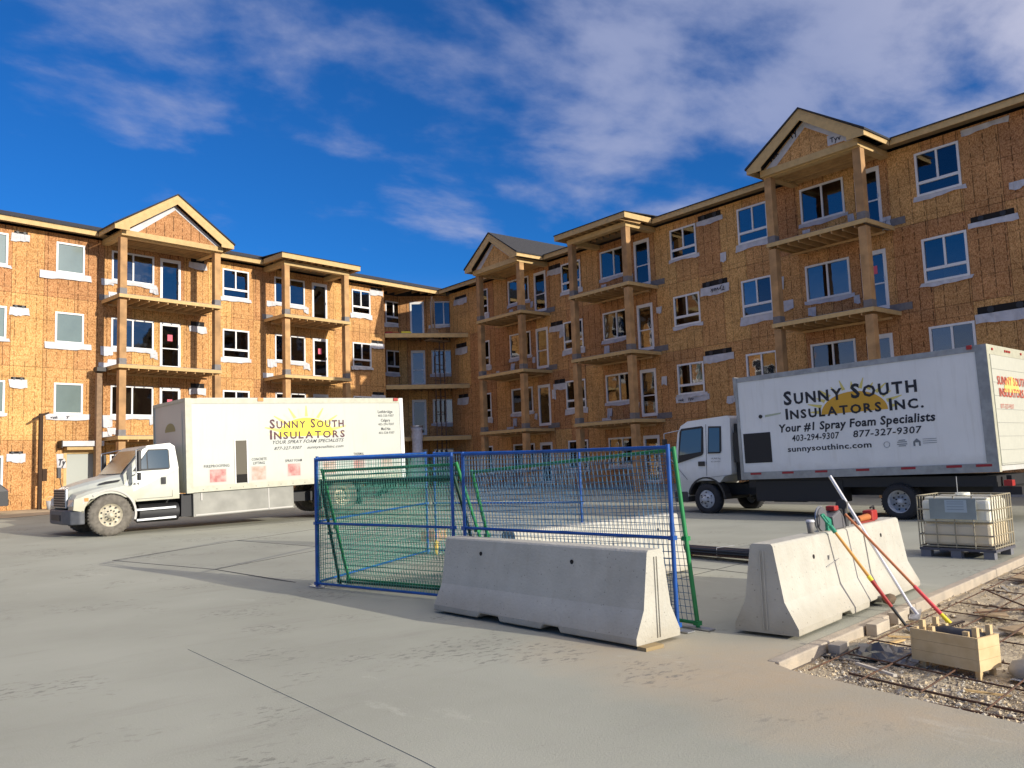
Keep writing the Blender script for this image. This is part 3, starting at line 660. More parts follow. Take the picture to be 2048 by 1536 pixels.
for r in (2,3,4):
    for (y, h_) in ((16.9,.35),(27.9,.42),(35.2,.45)):
        wrap_flap(FR, -y-.12, -y+.22, HEAD[r]-1.62, HEAD[r]-1.62-h_, seed=r+int(y))
        wrap_flap(FR, -y+1.75, -y+1.98, HEAD[r]-1.48, HEAD[r]-1.80, seed=r+int(y)+1)
for (y, z, w_, h_) in ((13.9,9.9,.35,.5),(18.2,8.6,.25,.5),(20.9,10.2,.3,.4),(24.6,8.5,.35,.3),(28.9,9.9,.3,.45),(31.2,8.4,.4,.35),(32.0,5.4,.3,.5),(36.6,9.9,.35,.35),(36.7,6.9,.3,.4),(24.5,5.3,.3,.4),(21.0,4.1,.4,.3),(9.7,9.95,.5,.25)):
    wrap_flap(FR, -y, -y+w_, z, z-h_, seed=int(y*10))
# vent openings, long wing
for r, zt in ((4,12.02),(3,8.90),(2,5.90),(1,2.86)):
    vent_hole(FL, -23.95+.1, -23.32, zt, zt-.13, 0, .32, None, False, r)
    if r > 1:
        vent_hole(FL, -16.25, -15.55, zt+.1, zt-.15, 0, .30, None, False, r+4, 1); vent_hole(FL, -5.45, -4.62, zt+.12, zt-.08, 0, .28, None, False, r+6, 1)
for fr, xs_ in ((FL,(-19.0,-14.0,-10.8,-6.2)),(FR,(-34.4,-30.2,-27.0,-22.8,-16.1,-11.8))):
    for r in (4,3,2,1):
        for x in xs_:
            if random.random() < .55:
                m = MB(); a = x+random.uniform(-.5,.3); hh_ = random.uniform(.8,2.3); zf = HEAD[r]-2.3; m.extr([(a,.75,zf),(a+random.uniform(.3,.9),.75,zf),(a+random.uniform(.3,.9),.55,zf+hh_),(a+.1,.55,zf+hh_)], (0,.02,0))
                m.build('interior_board', random.choice([WOODB, WRAP, mat('yellow_insulation',(.65,.50,.14),.9)]), B, pfr(fr))
# small rags of wrap around the sliders in the long wing bays
for r in (2,3,4):
    for s in (-19.95,-11.75):
        wrap_flap(FL, s-.42, s+.12, HEAD[r]-1.34, HEAD[r]-1.62-.12*(4-r), seed=r); wrap_flap(FL, s+1.75, s+2.1, HEAD[r]-1.42, HEAD[r]-1.75, seed=r+3)
    wrap_flap(FL, -20.05, -19.6, HEAD[r]-1.9, HEAD[r]-2.2, seed=r+8)
# ground floor entry on the long wing
m = MB(); m.box(-21.68,-20.59,.01,.05,.55,2.70); m.build('entry_door', mat('grey_door_paint', (.36,.38,.34), .5), B, pfr(FL)); opsE = None
for x0, x1, z0, z1 in ((-21.80,-21.68,.5,2.86),(-20.59,-20.47,.5,2.86),(-21.68,-20.59,2.72,2.86)):
    m = MB(); m.box(x0,x1,-.03,.06,z0,z1); m.build('door_trim', WOODB, B, pfr(FL))
m = MB(); m.box(-22.0,-20.35,-.5,-.005,3.16,3.24,1); m.box(-22.0,-20.35,-.52,-.5,3.02,3.24,0); m.box(-22.04,-22.0,-.52,-.005,2.95,3.26,1); m.build('entry_flashing', [WRAP, CHAS], B, pfr(FL))
m = MB(); m.box(-21.8,-20.40,-.42,-.006,2.87,3.0); m.build('entry_header', WOODB, B, pfr(FL))
wrap_flap(FL, -22.08, -21.72, 2.72, 2.1, seed=4, writing='Ty')
# foundation
m = MB(); m.box(-34,-4.5,.03,.25,-.3,.44); m.build('foundation', CONC2, B, pfr(FL)); m = MB(); m.box(-41.2,6.5,.03,.25,-.3,.44); m.build('foundation', CONC2, B, pfr(FR))
# interiors: floors and partition
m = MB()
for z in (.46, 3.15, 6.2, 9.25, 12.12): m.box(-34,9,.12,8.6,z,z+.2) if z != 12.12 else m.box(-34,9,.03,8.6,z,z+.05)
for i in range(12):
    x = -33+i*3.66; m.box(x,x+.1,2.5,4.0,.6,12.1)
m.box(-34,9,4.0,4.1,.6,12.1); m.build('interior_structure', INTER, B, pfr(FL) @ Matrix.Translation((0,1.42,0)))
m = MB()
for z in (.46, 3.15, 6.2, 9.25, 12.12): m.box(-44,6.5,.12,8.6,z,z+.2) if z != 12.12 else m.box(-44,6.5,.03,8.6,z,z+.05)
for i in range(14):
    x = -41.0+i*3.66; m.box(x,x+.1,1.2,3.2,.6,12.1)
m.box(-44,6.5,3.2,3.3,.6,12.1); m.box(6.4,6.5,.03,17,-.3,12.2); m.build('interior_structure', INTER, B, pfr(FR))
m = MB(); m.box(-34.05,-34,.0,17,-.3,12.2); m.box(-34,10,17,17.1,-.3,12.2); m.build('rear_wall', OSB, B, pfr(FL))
m = MB(); m.box(-41,6.5,17,17.1,-.3,12.2); m.build('rear_wall', OSB, B, pfr(FR))
# bays
for fr, c, half, gab, rh in ((FL,-18.02,2.32,True,2.72),(FL,-10.35,1.98,False,2.38),(FR,-15.40,1.93,True,2.32),(FR,-26.37,1.93,False,2.32),(FR,-33.86,1.93,True,2.28)):
    zb = gz((fr @ V((c,0,0))).y)-.02
    posts(fr, c, half, zbase=zb)
    for row in (4,3,2): balcony(fr, c, half, row)
    bay_roof(fr, c, half, gab, rh=rh)
# writing on the gable wraps
m = MB(); 
for (txt, t0, sg) in (('vek', .10, -1), ('Ty', .68, -1)):
    c, rh, oh = -15.40, 2.32, 2.42; ang = math.atan(.665); vs, fs, me = text(txt, .30, None, shear=.2, bold=.006); bpy.data.meshes.remove(me)
    ox = c-(rh-.78)*(1-t0)-.06; oz = 12.20+(rh-(c-ox)-.0)*.665-.36
    m.add([(ox+a*cos(ang)-b*sin(ang), -oh+.292, oz+a*sin(ang)+b*cos(ang)) for a, b in vs], fs)
vs, fs, me = text('Tyv', .26, None, bold=.006); bpy.data.meshes.remove(me)
m.add([(-15.40+.95+a, -2.128, 12.40+b) for a, b in vs], fs); m.build('wrap_lettering', INK, B, pfr(FR))
m = MB(); m.box(-15.40+.85,-15.40+1.45,-2.124,-2.118,12.32,12.68); m.build('house_wrap', WRAP, B, pfr(FR))
# main roofs, fascias, soffits
SL = .315
for fr, a, b, gaps in ((FL,-35,18.0,((-20.74,-15.30),(-12.73,-7.97))),(FR,-60,7.2,((-17.72,-13.08),(-28.69,-24.05),(-36.14,-31.58)))):
    a_eave = -35 if fr is FL else -41.6+.0
    e_end = -.08 if fr is FL else 7.2
    ee0 = -35 if fr is FL else -41.52
    cur = ee0
    for g0, g1 in sorted(gaps)+[(e_end, None)]:
        x = cur
        while x < g0-.01:
            x2 = min(x+4.88, g0); m = MB(); m.box(x+.002,x2-.002,-.62,-.58,12.20,12.44); m.build('fascia', WOODB, B, pfr(fr)); x = x2
        if g1 is None: break
        cur = g1
    m = MB(); th = .05
    x0, x1 = a, b
    rz_ = 12.455; D = 9.4
    m.add([(x0,-.66,rz_),(x1,-.66,rz_),(x1,-.6+D,rz_+D*SL),(x0,-.6+D,rz_+D*SL),(x1,-.6+2*D,rz_),(x0,-.6+2*D,rz_)], [(0,1,2,3),(3,2,4,5)])
    m.add([(x0,-.66,rz_-th),(x1,-.66,rz_-th),(x1,-.6+D,rz_+D*SL-th),(x0,-.6+D,rz_+D*SL-th),(x1,-.6+2*D,rz_-th),(x0,-.6+2*D,rz_-th)], [(3,2,1,0),(5,4,2,3)])
    m.add([(x0,-.66,rz_),(x1,-.66,rz_),(x1,-.66,rz_-th),(x0,-.66,rz_-th)], [(0,3,2,1)])
    if fr is FR:                                # stop the sheet at the inner corner eave
        m = MB(); x0 = -60
        m.add([(-41.58,-.66,rz_),(x1,-.66,rz_),(x1,-.6+D,rz_+D*SL),(x0,-.6+D,rz_+D*SL),(-42.5,0,rz_+.19)], [(0,1,2,3,4)])
        m.add([(-41.58,-.66,rz_),(x1,-.66,rz_),(x1,-.66,rz_-th),(-41.58,-.66,rz_-th)], [(0,3,2,1)])
        m.add([(x1,-.6+D,rz_+D*SL),(x0,-.6+D,rz_+D*SL),(x0,-.6+2*D,rz_),(x1,-.6+2*D,rz_)], [(0,1,2,3)])
        m.add([(-41.58,-.66,rz_-th),(x1,-.66,rz_-th),(x1,-.6+D,rz_+D*SL-th),(-41.58,-.6+D,rz_+D*SL-th)], [(3,2,1,0)])
    m.build('roof', SHING, B, pfr(fr), fix=False)
    # soffit rafters
    lo, hi = (-34, -4.6) if fr is FL else (-39, 6.4)
    m = MB(); m.box(lo, hi, -.575, -.006, 12.30, 12.33); m.build('soffit', INTER, B, pfr(fr))
for i in range(8):
    x = -4.35+i*.56; m = MB(); m.box(x-.02,x+.02,-.575,1.2 if x < -2.4 else .3-(x+2.4)*.2,12.215,12.395); m.build('rafter', WOOD, B, pfr(FL))
# roof vents
for fr, x, y in ((FL,-7.0,6.5),(FL,-6.4,6.9),(FL,-5.2,7.6),(FL,-1.8,8.3)):
    m = MB(); zb = 12.455+(y+.6)*SL; m.tube((x,y,zb-.1),(x,y,zb+.38),.07,8); m.box(x-.12,x+.12,y-.12,y+.12,zb+.38,zb+.44); m.build('roof_vent', CHAS, B, pfr(fr))

# ================================================================== wheels
def wheel(parent, x, y, z, r, w_, tyre, rim, rimr, holes=10, inward=1, hubdeep=.06):
    """outer face toward -y (inward=1)"""
    s = inward; m = MB()
    pr = [(rimr,0),(rimr+.03,-.015*s),(r*.86,-.02*s),(r*.97,.01*s),(r,.04*s),(r,(w_-.04)*s),(r*.96,w_*s),(rimr,w_*s),(rimr,0)]
    m.lathe(pr, (0,0,0), 36); n_ = 40
    for i in range(n_):
        t = 2*pi*i/n_; c, sn = cos(t), sin(t)
        m.beam((c*r*.955, .03*s, sn*r*.955), (c*(r+.006), .05*s, sn*(r+.006)), .03, .03)
    o = m.build('wheel', tyre, parent, Matrix.Translation((x,y,z)))
    q = MB(); q.lathe([(rimr+.004,.0),(rimr+.004,.005*s),(rimr*.95,.012*s),(rimr*.90,hubdeep*s),(rimr*.62,(hubdeep+.03)*s),(rimr*.52,(hubdeep-.03)*s),(rimr*.40,(hubdeep-.05)*s),(rimr*.30,(hubdeep-.05)*s),(rimr*.26,(hubdeep-.13)*s),(rimr*.10,(hubdeep-.15)*s),(.001,(hubdeep-.15)*s)], (0,0,0), 30)
    for i in range(holes):
        t = 2*pi*(i+.5)/holes; q.tube((cos(t)*rimr*.76,(hubdeep+.005)*s,sin(t)*rimr*.76),(cos(t)*rimr*.76,(hubdeep-.006)*s,sin(t)*rimr*.76),rimr*.085,8,m=1)
        q.tube((cos(t)*rimr*.42,(hubdeep-.08)*s,sin(t)*rimr*.42),(cos(t)*rimr*.42,(hubdeep-.03)*s,sin(t)*rimr*.42),.018,6,m=1)
    q.build('rim', [rim, CHAS], o)
    return o

# ================================================================== left truck
TL = thing('box_truck', 'white conventional box truck on the left, dusty, with sun logo and long nose facing left', 'truck', (5.02, 22.42, .18), radians(2.18))
PB = Matrix.Rotation(-radians(1.38), 4, 'Y')      # body rake
def tb(m, name, mats, bevel=0, parent=None): return m.build(name, mats, parent or TL, PB if parent is None else None, bevel)
WD = 2.42
# rail chassis
m = MB(); m.box(-.6,8.4,.75,.87,.55,.85); m.box(-.6,8.4,1.6,1.72,.55,.85)
for x in (0,2.2,4.2,6.5,8.2): m.box(x,x+.12,.87,1.6,.6,.8)
m.tube((.05,.3,.52),(.05,2.15,.52),.07,8); m.tube((6.6,.3,.52),(6.6,2.15,.52),.10,8); m.build('chassis', CHAS, TL)
for y, s in ((.02,1),(WD-.02,-1)):
    wheel(TL, .08, y, .515, .515, .28, RUB, RIM, .285, 10, s, .05)
    wheel(TL, 6.6, y+.02*s, .66, .50, .27, RUB, RIM, .285, 10, s, .20); wheel(TL, 6.6, y+.33*s, .66, .50, .27, RUB, RIM, .285, 10, s, .2)
# cab
cabp = [(.70,.80),(.62,1.06),(.50,1.18),(.42,1.24),(.40,1.50),(.90,2.12),(1.02,2.22),(1.60,2.27),(1.72,2.18),(1.78,1.6),(1.78,.80)]
m = MB(); 
sec = []
def insetp(p, zc=1.5, k=.0): return p
m.loft([[(x,.06,z) for x,z in cabp],[(x,.03,z) if z < 1.6 else (x,.14,z) for x,z in cabp],[(x,WD-.03,z) if z < 1.6 else (x,WD-.14,z) for x,z in cabp],[(x,WD-.06,z) for x,z in cabp]])
m = MB(); m.loft([[(x, .03+max(0,z-1.5)*.16, z) for x,z in cabp],[(x, WD-.03-max(0,z-1.5)*.16, z) for x,z in cabp]])
cab = tb(m, 'cab', TRW, .05)
def yside(z): return .03+max(0,z-1.5)*.16
def sidepan(pts, off, mat_, name, parent, th=.012):
    m = MB(); n_ = len(pts)
    vs = [(x, yside(z)-off, z) for x,z in pts]+[(x, yside(z)-off+th, z) for x,z in pts]
    m.add(vs, [tuple(range(n_)), tuple(range(n_,2*n_))[::-1]]+[(i,(i+1)%n_,n_+(i+1)%n_,n_+i) for i in range(n_)]); return m.build(name, mat_, parent)
sidepan([(.64,1.58),(1.52,1.58),(1.56,1.62),(1.56,2.08),(1.52,2.12),(1.04,2.12)], .006, CHAS, 'window_seal', cab)
sidepan([(.72,1.62),(.98,1.62),(.98,2.0),(.97,2.03)], .016, mat('cab_side_glass',(.03,.05,.06),.06,spec=1), 'quarter_window', cab)
sidepan([(1.01,1.62),(1.53,1.62),(1.53,2.09),(1.06,2.09),(1.01,2.04)], .016, mat('cab_side_glass',(.03,.05,.06),.06,spec=1), 'side_window', cab)
# windshield
m = MB(); a_, b_ = V((.392,0,1.53)), V((.885,0,2.115)); nrm = V((-(b_-a_).z,0,(b_-a_).x)).normalized()*.012
m.extr([(a_.x,.22,a_.z),(b_.x,.30,b_.z),(b_.x,WD-.30,b_.z),(a_.x,WD-.22,a_.z)], nrm); m.build('windshield', mat('windscreen_glass',(.13,.11,.06),.22,spec=.5,col2=(.03,.035,.04),vscale=1.7), cab)
# door: seam lines, handle, step
m = MB()
for p, q in (((.50,.84),(.44,1.55)),((.44,1.55),(.50,.84))): pass
for p, q in (((.55,1.10),(.48,1.55)),((1.60,.86),(1.61,2.1)),((.72,.86),(1.60,.86))):
    m.beam((p[0],yside(p[1])-.002,p[1]),(q[0],yside(q[1])-.002,q[1]),.006,.014, up=(0,1,0))
m.build('door_seam', CHAS, cab)
m = MB(); m.box(1.32,1.44,.012,.03,1.20,1.38); m.box(1.36,1.40,.0,.015,1.23,1.35,0); m.build('door_handle', CHAS, cab)
m = MB(); put_text(m, '144', .58, .78, 1.22, y=.024, h=.07); m.build('door_number', INK, cab)
# hood
def hs(x, y0, y1, z0, z1, rnd_=.18):
    return [(x,y0,z0),(x,y0+.01,z1-rnd_),(x,y0+rnd_*.4,z1-rnd_*.35),(x,y0+rnd_*1.3,z1),(x,y1-rnd_*1.3,z1),(x,y1-rnd_*.4,z1-rnd_*.35),(x,y1-.01,z1-rnd_),(x,y1,z0)]
m = MB(); m.loft([hs(-.74,.60,WD-.60,.74,1.20,.1),hs(-.64,.54,WD-.54,.74,1.27),hs(-.3,.36,WD-.36,.78,1.37),hs(.05,.19,WD-.19,.8,1.45),hs(.43,.075,WD-.075,.8,1.52)]); tb(m, 'hood', TRW, .0)
# fenders
arch = [(.05+.60*cos(t), .53+.60*sin(t)) for t in [pi*(1-i/14.)*.98+.06 for i in range(15)]]
arch = [(.06+.60*cos(radians(a)), .53+.60*sin(radians(a))) for a in range(172,-1,-12)]
for y0, y1, s in ((.0,.52,1),(WD-.52,WD,-1)):
    # outer skin and crown of the fender as a loft of the side profile
    topo = [(-.74,.96),(-.66,1.05),(-.40,1.14),(-.1,1.21),(.40,1.29),(.60,1.24)]
    prof = [(-.76,.70)]+topo+[(.68,.92),(.66,.60)]+arch[::-1][1:]+[(-.60,.66)]
    m = MB(); ya, yb = (y0, y1) if s > 0 else (y1, y0)
    n_ = len(prof)
    secs = [[(x+(.10 if x < -.9 else 0), ya+s*.03, z-.02*(z>1.1)) for x,z in prof],[(x+(.04 if x < -.9 else 0), ya+s*.0, z-.06*(z>1.1)) for x,z in prof],[(x,ya+s*.14,z) for x,z in prof],[(x,yb,z+(.06 if z>1.1 else 0)) for x,z in prof]]
    m.loft([[(x,ya+s*.0,z-.07*(z>.96)) for x,z in prof],[(x,ya+s*.10,z) for x,z in prof],[(x,yb,z+(.05 if z>.96 else 0)) for x,z in prof]]); tb(m, 'fender', TRW, .0)
    m = MB(); pts = [(.06+.615*cos(radians(a)), .53+.615*sin(radians(a))) for a in range(128,-21,-8)]
    for p, q in zip(pts, pts[1:]): m.beam((p[0],ya-s*.012,p[1]),(q[0],ya-s*.012,q[1]),.05,.03, up=(0,1,0))
    tb(m, 'fender_flare', mat('pale_plastic', (.50,.48,.44), .6))
    m = MB(); m.loft([[(-.775,ya+s*.08,.80),(-.775,ya+s*.50,.78),(-.755,ya+s*.50,.96),(-.74,ya+s*.08,.94)],[(-.52,ya-s*.008,.84),(-.52,ya+s*.4,.82),(-.52,ya+s*.4,.96),(-.50,ya-s*.008,.95)]]); tb(m, 'headlight', mat('headlight_glass', (.55,.56,.55), .15, spec=1))
    m = MB(); m.box(-.515,-.42,ya-s*.012 if s>0 else ya-.02,ya+.02 if s>0 else ya+.012,.90,.98); tb(m, 'turn_signal', AMBER)
m = MB(); m.extr([(-.14,.262,1.27),(.30,.10,1.33),(.36,.085,1.385),(.04,.20,1.355),(-.12,.262,1.31)], (0,-.014,0)); tb(m, 'hood_vent', CHAS)
# grille and bumper
m = MB(); m.box(-.80,-.73,.60,WD-.60,.74,1.22); g = tb(m, 'grille', STEEL, .02)
for i in range(7):
    q = MB(); q.box(-.812,-.798,.64,WD-.64,.775+i*.062,.825+i*.062); q.build('grille_bar', CHAS, g)
bp = [(-.88,.60),(-.88,WD-.60),(-.80,WD-.14),(-.62,WD-.0),(-.50,WD-.0),(-.50,WD-.3),(-.66,WD-.35),(-.72,WD-.8),(-.72,.8),(-.66,.35),(-.50,.3),(-.50,.0),(-.62,.0),(-.80,.14)]
m = MB(); m.extr([(x,y,.34) for x,y in bp], (0,0,.36)); bu = tb(m, 'bumper', mat('grey_bumper_plastic', (.10,.105,.115), .6, var=.2), .03)
m = MB(); m.box(-.895,-.87,.75,WD-.75,.44,.58); m.build('licence_recess', CHAS, bu)
# mirrors
for s, yb in ((1,0.0),(-1,WD)):
    m = MB(); m.box(.62,.70,yb-s*.34-.11,yb-s*.34+.11,1.56,2.08); mm = tb(m, 'mirror', BLKP, .02)
    m = MB(); m.path([(.62,yb+s*.06,1.46),(.60,yb-s*.36,1.50),(.60,yb-s*.36,2.10),(.98,yb+s*.12,2.18)], .016, 6, 1); m.build('mirror_arm', [BLKP, STEEL], mm)
    m = MB(); m.box(.64,.70,yb-s*.34-.09,yb-s*.34+.09,1.34,1.53); m.build('convex_mirror', BLKP, mm, bevel=.02)
# steps and tank
for z in (.30,.56):
    m = MB(); m.box(.72,1.70,.06,.30,z,z+.05); tb(m, 'step', STEEL)
m = MB(); m.tube((.80,.36,.50),(1.80,.36,.50),.24,16); m.build('fuel_tank', CHAS, TL)
m = MB(); m.box(1.84,2.12,.12,.5,.35,.95); m.build('battery_box', CHAS, TL)
m = MB(); m.tube((-.5,WD-.15,1.1),(-.56,WD-.05,1.7),.012,6,m=0); m.box(-.60,-.52,WD-.13,WD+.03,1.50,1.78); tb(m, 'hood_mirror', BLKP)
# box body
bx0, bx1, bz0, bz1, by0, by1 = 1.98, 8.83, .92, 3.42, -.03, 2.57
bm_ = MB(); bm_.box(bx0,bx1,by0,by1,bz0,bz1); box = tb(bm_, 'cargo_box', TRBOX)
tr = MB()
tr.box(bx0-.02,bx1+.02,by0-.02,by0-.0,bz0-.0,bz0+.16,0); tr.box(bx0-.02,bx1+.02,by0-.015,by0,bz1-.12,bz1+.02,0)
tr.build('box_rail', mat('cream_rail', (.50,.49,.38), .5, var=.15), box)
tr = MB(); tr.box(bx0-.03,bx0+.14,by0-.022,by0+.03,bz0-.01,bz1+.03); tr.box(bx0-.03,bx0,by0,by1,bz1-.06,bz1+.03); tr.box(bx0-.03,bx0+.05,by1-.02,by1+.02,bz0,bz1+.03); tr.build('corner_post', mat('cream_rail', (.66,.64,.52), .5), box)
tr = MB(); tr.box(bx1-.10,bx1+.02,by0-.022,by0+.03,bz0-.01,bz1+.03); tr.build('corner_post', mat('white_vinyl',(.8,.8,.8)), box)
tr = MB(); tr.box(bx0-.012,bx0-.004,by0+.3,by1-.3,bz0+.3,bz1-.3,0); tr.build('front_panel', mat('white_box_panel',(.78,.8,.79)), box)
m = MB(); m.extr([(bx0-.013,1.2+.42*cos(t),2.60+.24*sin(t)) for t in [pi*i/12 for i in range(13)]], (-.003,0,0)); put = m.build('front_sun_logo', mat('faded_sun_logo',(.36,.29,.12),.7), box)
m = MB()
for i in range(18): x = bx0+.4+i*.37; m.box(x-.008,x+.008,by0-.027,by0-.02,bz0+.05,bz0+.07)
m.build('rivet', CHAS, box)
for x, m_ in ((3.98,AMBER),(8.5,RED)):
    q = MB(); q.box(x,x+.16,by0-.045,by0-.021,bz1-.06,bz1+.03); q.build('marker_light', m_, box)
m = MB(); m.box(bx0+.3,bx1-.2,by0,by1,bz1+.0,bz1+.035); m.build('box_roof', TRFR, box)
# slot vent
m = MB(); m.box(3.30,3.62,by0-.012,by0-.003,1.10,2.26,0); m.box(3.27,3.30,by0-.02,by0-.003,1.07,2.29,1); m.box(3.62,3.65,by0-.02,by0-.003,1.07,2.29,1)
m.box(3.305,3.615,by0-.016,by0-.0125,1.33,2.255,2)
m.box(3.33,3.60,by0-.02,by0-.012,1.14,1.30,0); m.build('slot_vent', [DARK, VINYL, mat('brown_slat',(.09,.075,.05),.6)], box)
# lettering on left truck side
yl = by0-.006
m = MB(); cxs, cz0 = 5.47, 2.33
pts = [(cxs+.90*cos(t), cz0+.54*sin(t)) for t in [pi*i/24 for i in range(25)]]; m.add([(x, yl+.003, z) for x, z in pts], [tuple(range(25))]); m.build('sun_logo', mat('sun_logo_bright', (.85,.75,.06), .6), box)
m = MB()
for i in range(15):
    t = pi*(i+.5)/15; w2 = .05; r0, r1 = .88, 1.22+.14*(i%2)
    d2 = V((cos(t), sin(t)*.66)); p2 = V((-sin(t), cos(t)))*w2
    a2 = V((cxs, cz0))+d2*r0; b2 = V((cxs, cz0))+d2*r1
    m = MB(); m.add([(a2.x-p2.x,yl+.003,a2.y-p2.y),(a2.x+p2.x,yl+.003,a2.y+p2.y),(b2.x+p2.x*.3,yl+.003,b2.y+p2.y*.3),(b2.x-p2.x*.3,yl+.003,b2.y-p2.y*.3)], [(0,1,2,3)], 0); m.build('sun_ray', [SUNP, SUNY][i%2], box); m = MB()
m = MB()
put_text(m, 'SUNNY SOUTH', 4.32, 6.70, 2.58, y=yl, h=.26, bold=.028, smallcaps=True); put_text(m, 'INSULATORS', 4.32, 6.72, 2.27, y=yl, h=.26, bold=.028, smallcaps=True)
m.build('company_name', BROWNINK, box)
m = MB()
put_text(m, 'YOUR SPRAY FOAM SPECIALISTS', 4.40, 6.68, 2.13, y=yl, h=.10, shear=.35, bold=.01)
put_text(m, '877-327-9307', 4.44, 5.30, 1.96, y=yl, h=.09, shear=.3, bold=.01); put_text(m, 'sunnysouthinc.com', 5.46, 6.66, 1.96, y=yl, h=.085, shear=.3, bold=.01)
for i, (a, b) in enumerate((('Lethbridge','403-320-9307'),('Calgary','403-294-9307'),('Med Hat','403-528-9307'))):
    z = 2.98-i*.27; put_text(m, a, 7.92+.1*(i>0), 8.46-.1*(i>0), z, y=yl, h=.09, bold=.01); put_text(m, b, 7.92, 8.50, z-.12, y=yl, h=.075)
for tx, x0, x1, z in (('FIREPROOFING',2.42,3.12,1.56),('CONCRETE',3.76,4.20,1.69),('LIFTING',3.80,4.14,1.58),('SPRAY FOAM',4.76,5.28,1.60),('INSULATION',5.92,6.42,1.58),('THERMAL',7.0,7.36,1.70),('BARRIER',7.0,7.36,1.59),('WATERPROOFING',7.85,8.5,1.60)):
    put_text(m, tx, x0, x1, z, y=yl, h=.075, bold=.008)
m.build('lettering', INK, box)
PHO = [mat('photo_print_red', (.40,.12,.11), .6, col2=(.52,.36,.32), vscale=5), mat('photo_print_tan', (.40,.27,.20), .6, col2=(.52,.44,.38), vscale=5)]
for i, (x0, x1, z0, z1) in enumerate(((2.58,3.02,1.16,1.50),(3.76,4.16,1.15,1.52),(4.84,5.22,1.20,1.54),(5.98,6.36,1.2,1.54),(7.0,7.36,1.22,1.54),(8.0,8.36,1.22,1.54))):
    q = MB(); q.box(x0,x1,yl+.001,yl+.004,z0,z1); q.box(x0-.03,x1+.03,yl+.0035,yl+.0055,z0-.02,z1+.02,1); q.build('printed_picture', [PHO[i%2], mat('pale_pink_print',(.56,.44,.40),.6)], box)
# side skirt box
m = MB(); m.box(2.14,5.02,.03,.60,.27,.915); sk = tb(m, 'side_skirt', mat('dull_aluminium', (.27, .265, .235), .5, metal=.2, var=.25, vscale=2.2), .01)
m = MB(); m.box(2.20,4.98,.018,.03,.30,.335); m.box(4.24,4.27,.018,.03,.30,.9); m.box(2.34,2.38,.010,.03,.70,.9); m.build('skirt_trim', mat('pale_plastic',(.5,.48,.44)), sk)
m = MB(); m.box(5.9,5.95,.05,.6,.25,.85); tb(m, 'mud_flap', BLKP); m = MB(); m.box(7.25,7.30,.05,.6,.2,.85); tb(m, 'mud_flap', BLKP)
m = MB(); m.box(8.3,8.8,.2,2.3,.45,.55); m.box(8.7,8.8,.3,2.2,.5,.9); tb(m, 'rear_bumper', CHAS)

# ================================================================== right truck
TR = thing('box_truck', 'white cabover box truck in shade on the right with large black company lettering', 'truck', (18.52, 14.53, .03), atan2(-1, .05))
W2 = 2.36
m = MB(); m.box(1.3,7.3,.12,2.3,.72,.95); m.build('subframe', CHAS, TR)
m = MB(); m.box(1.5,3.9,.10,.55,.36,.90); m.build('tool_locker', CHAS, TR, bevel=.02)
m = MB(); m.box(-.7,7.2,.72,.82,.50,.80); m.box(-.7,7.2,1.55,1.65,.50,.80); m.tube((0,.3,.42),(0,2.05,.42),.07,8); m.tube((5.24,.3,.42),(5.24,2.05,.42),.10,8)
m.tube((1.9,.36,.55),(2.8,.36,.55),.22,14); m.box(3.0,3.7,.15,.5,.38,.75); m.build('chassis', CHAS, TR)
for y, s in ((.02,1),(W2-.02,-1)):
    wheel(TR, 0, y, .405, .42, .24, RUBD, RIMW, .25, 6, s, -.02)
    wheel(TR, 5.24, y+.02*s, .385, .41, .24, RUBD, RIMW, .26, 8, s, .17); wheel(TR, 5.24, y+.30*s, .385, .41, .24, RUBD, RIMW, .26, 8, s, .17)
cp = [(-.62,.46),(-.98,.46),(-1.02,.9),(-1.02,1.45),(-.93,2.28),(-.82,2.48),(-.58,2.60),(.72,2.68),(.82,2.62),(.84,1.08),(.60,1.02),(.46,.86),(.2,.92),(-.2,.92),(-.46,.82)]
def ys2(z): return .02+max(0,z-1.5)*.09
m = MB(); m.loft([[(x, ys2(z), z) for x,z in cp],[(x, W2-ys2(z), z) for x,z in cp]]); cab2 = m.build('cab', TRB2, TR, bevel=.04)
def sp2(pts, off, mat_, name, parent, th=.012):
    m = MB(); n_ = len(pts); vs = [(x, ys2(z)-off, z) for x,z in pts]+[(x, ys2(z)-off+th, z) for x,z in pts]
    m.add(vs, [tuple(range(n_)), tuple(range(n_,2*n_))[::-1]]+[(i,(i+1)%n_,n_+(i+1)%n_,n_+i) for i in range(n_)]); return m.build(name, mat_, parent)
sp2([(-.92,1.42),(-.10,1.62),(-.05,1.68),(-.05,2.40),(-.10,2.44),(-.80,2.40),(-.86,2.30)], .004, CHAS, 'window_seal', cab2)
CG2 = mat('cab_side_glass_blue',(.05,.10,.13),.05,spec=1)
sp2([(-.86,1.64),(-.12,1.72),(-.10,2.38),(-.78,2.34)], .010, CG2, 'side_window', cab2)
sp2([(.10,1.66),(.50,1.66),(.54,1.72),(.54,2.40),(.12,2.42)], .004, CHAS, 'window_seal', cab2); sp2([(.13,1.70),(.49,1.70),(.49,2.36),(.15,2.37)], .010, CG2, 'side_window', cab2)
m = MB(); m.extr([(-1.035,.25,1.5),(-.945,.30,2.28),(-.945,W2-.30,2.28),(-1.035,W2-.25,1.5)], (-.01,0,0)); m.build('windshield', CG2, cab2)
m = MB(); m.box(-.22,.0,.0,.022,1.32,1.45); m.build('door_handle', BLKP, cab2, bevel=.01)
m = MB()
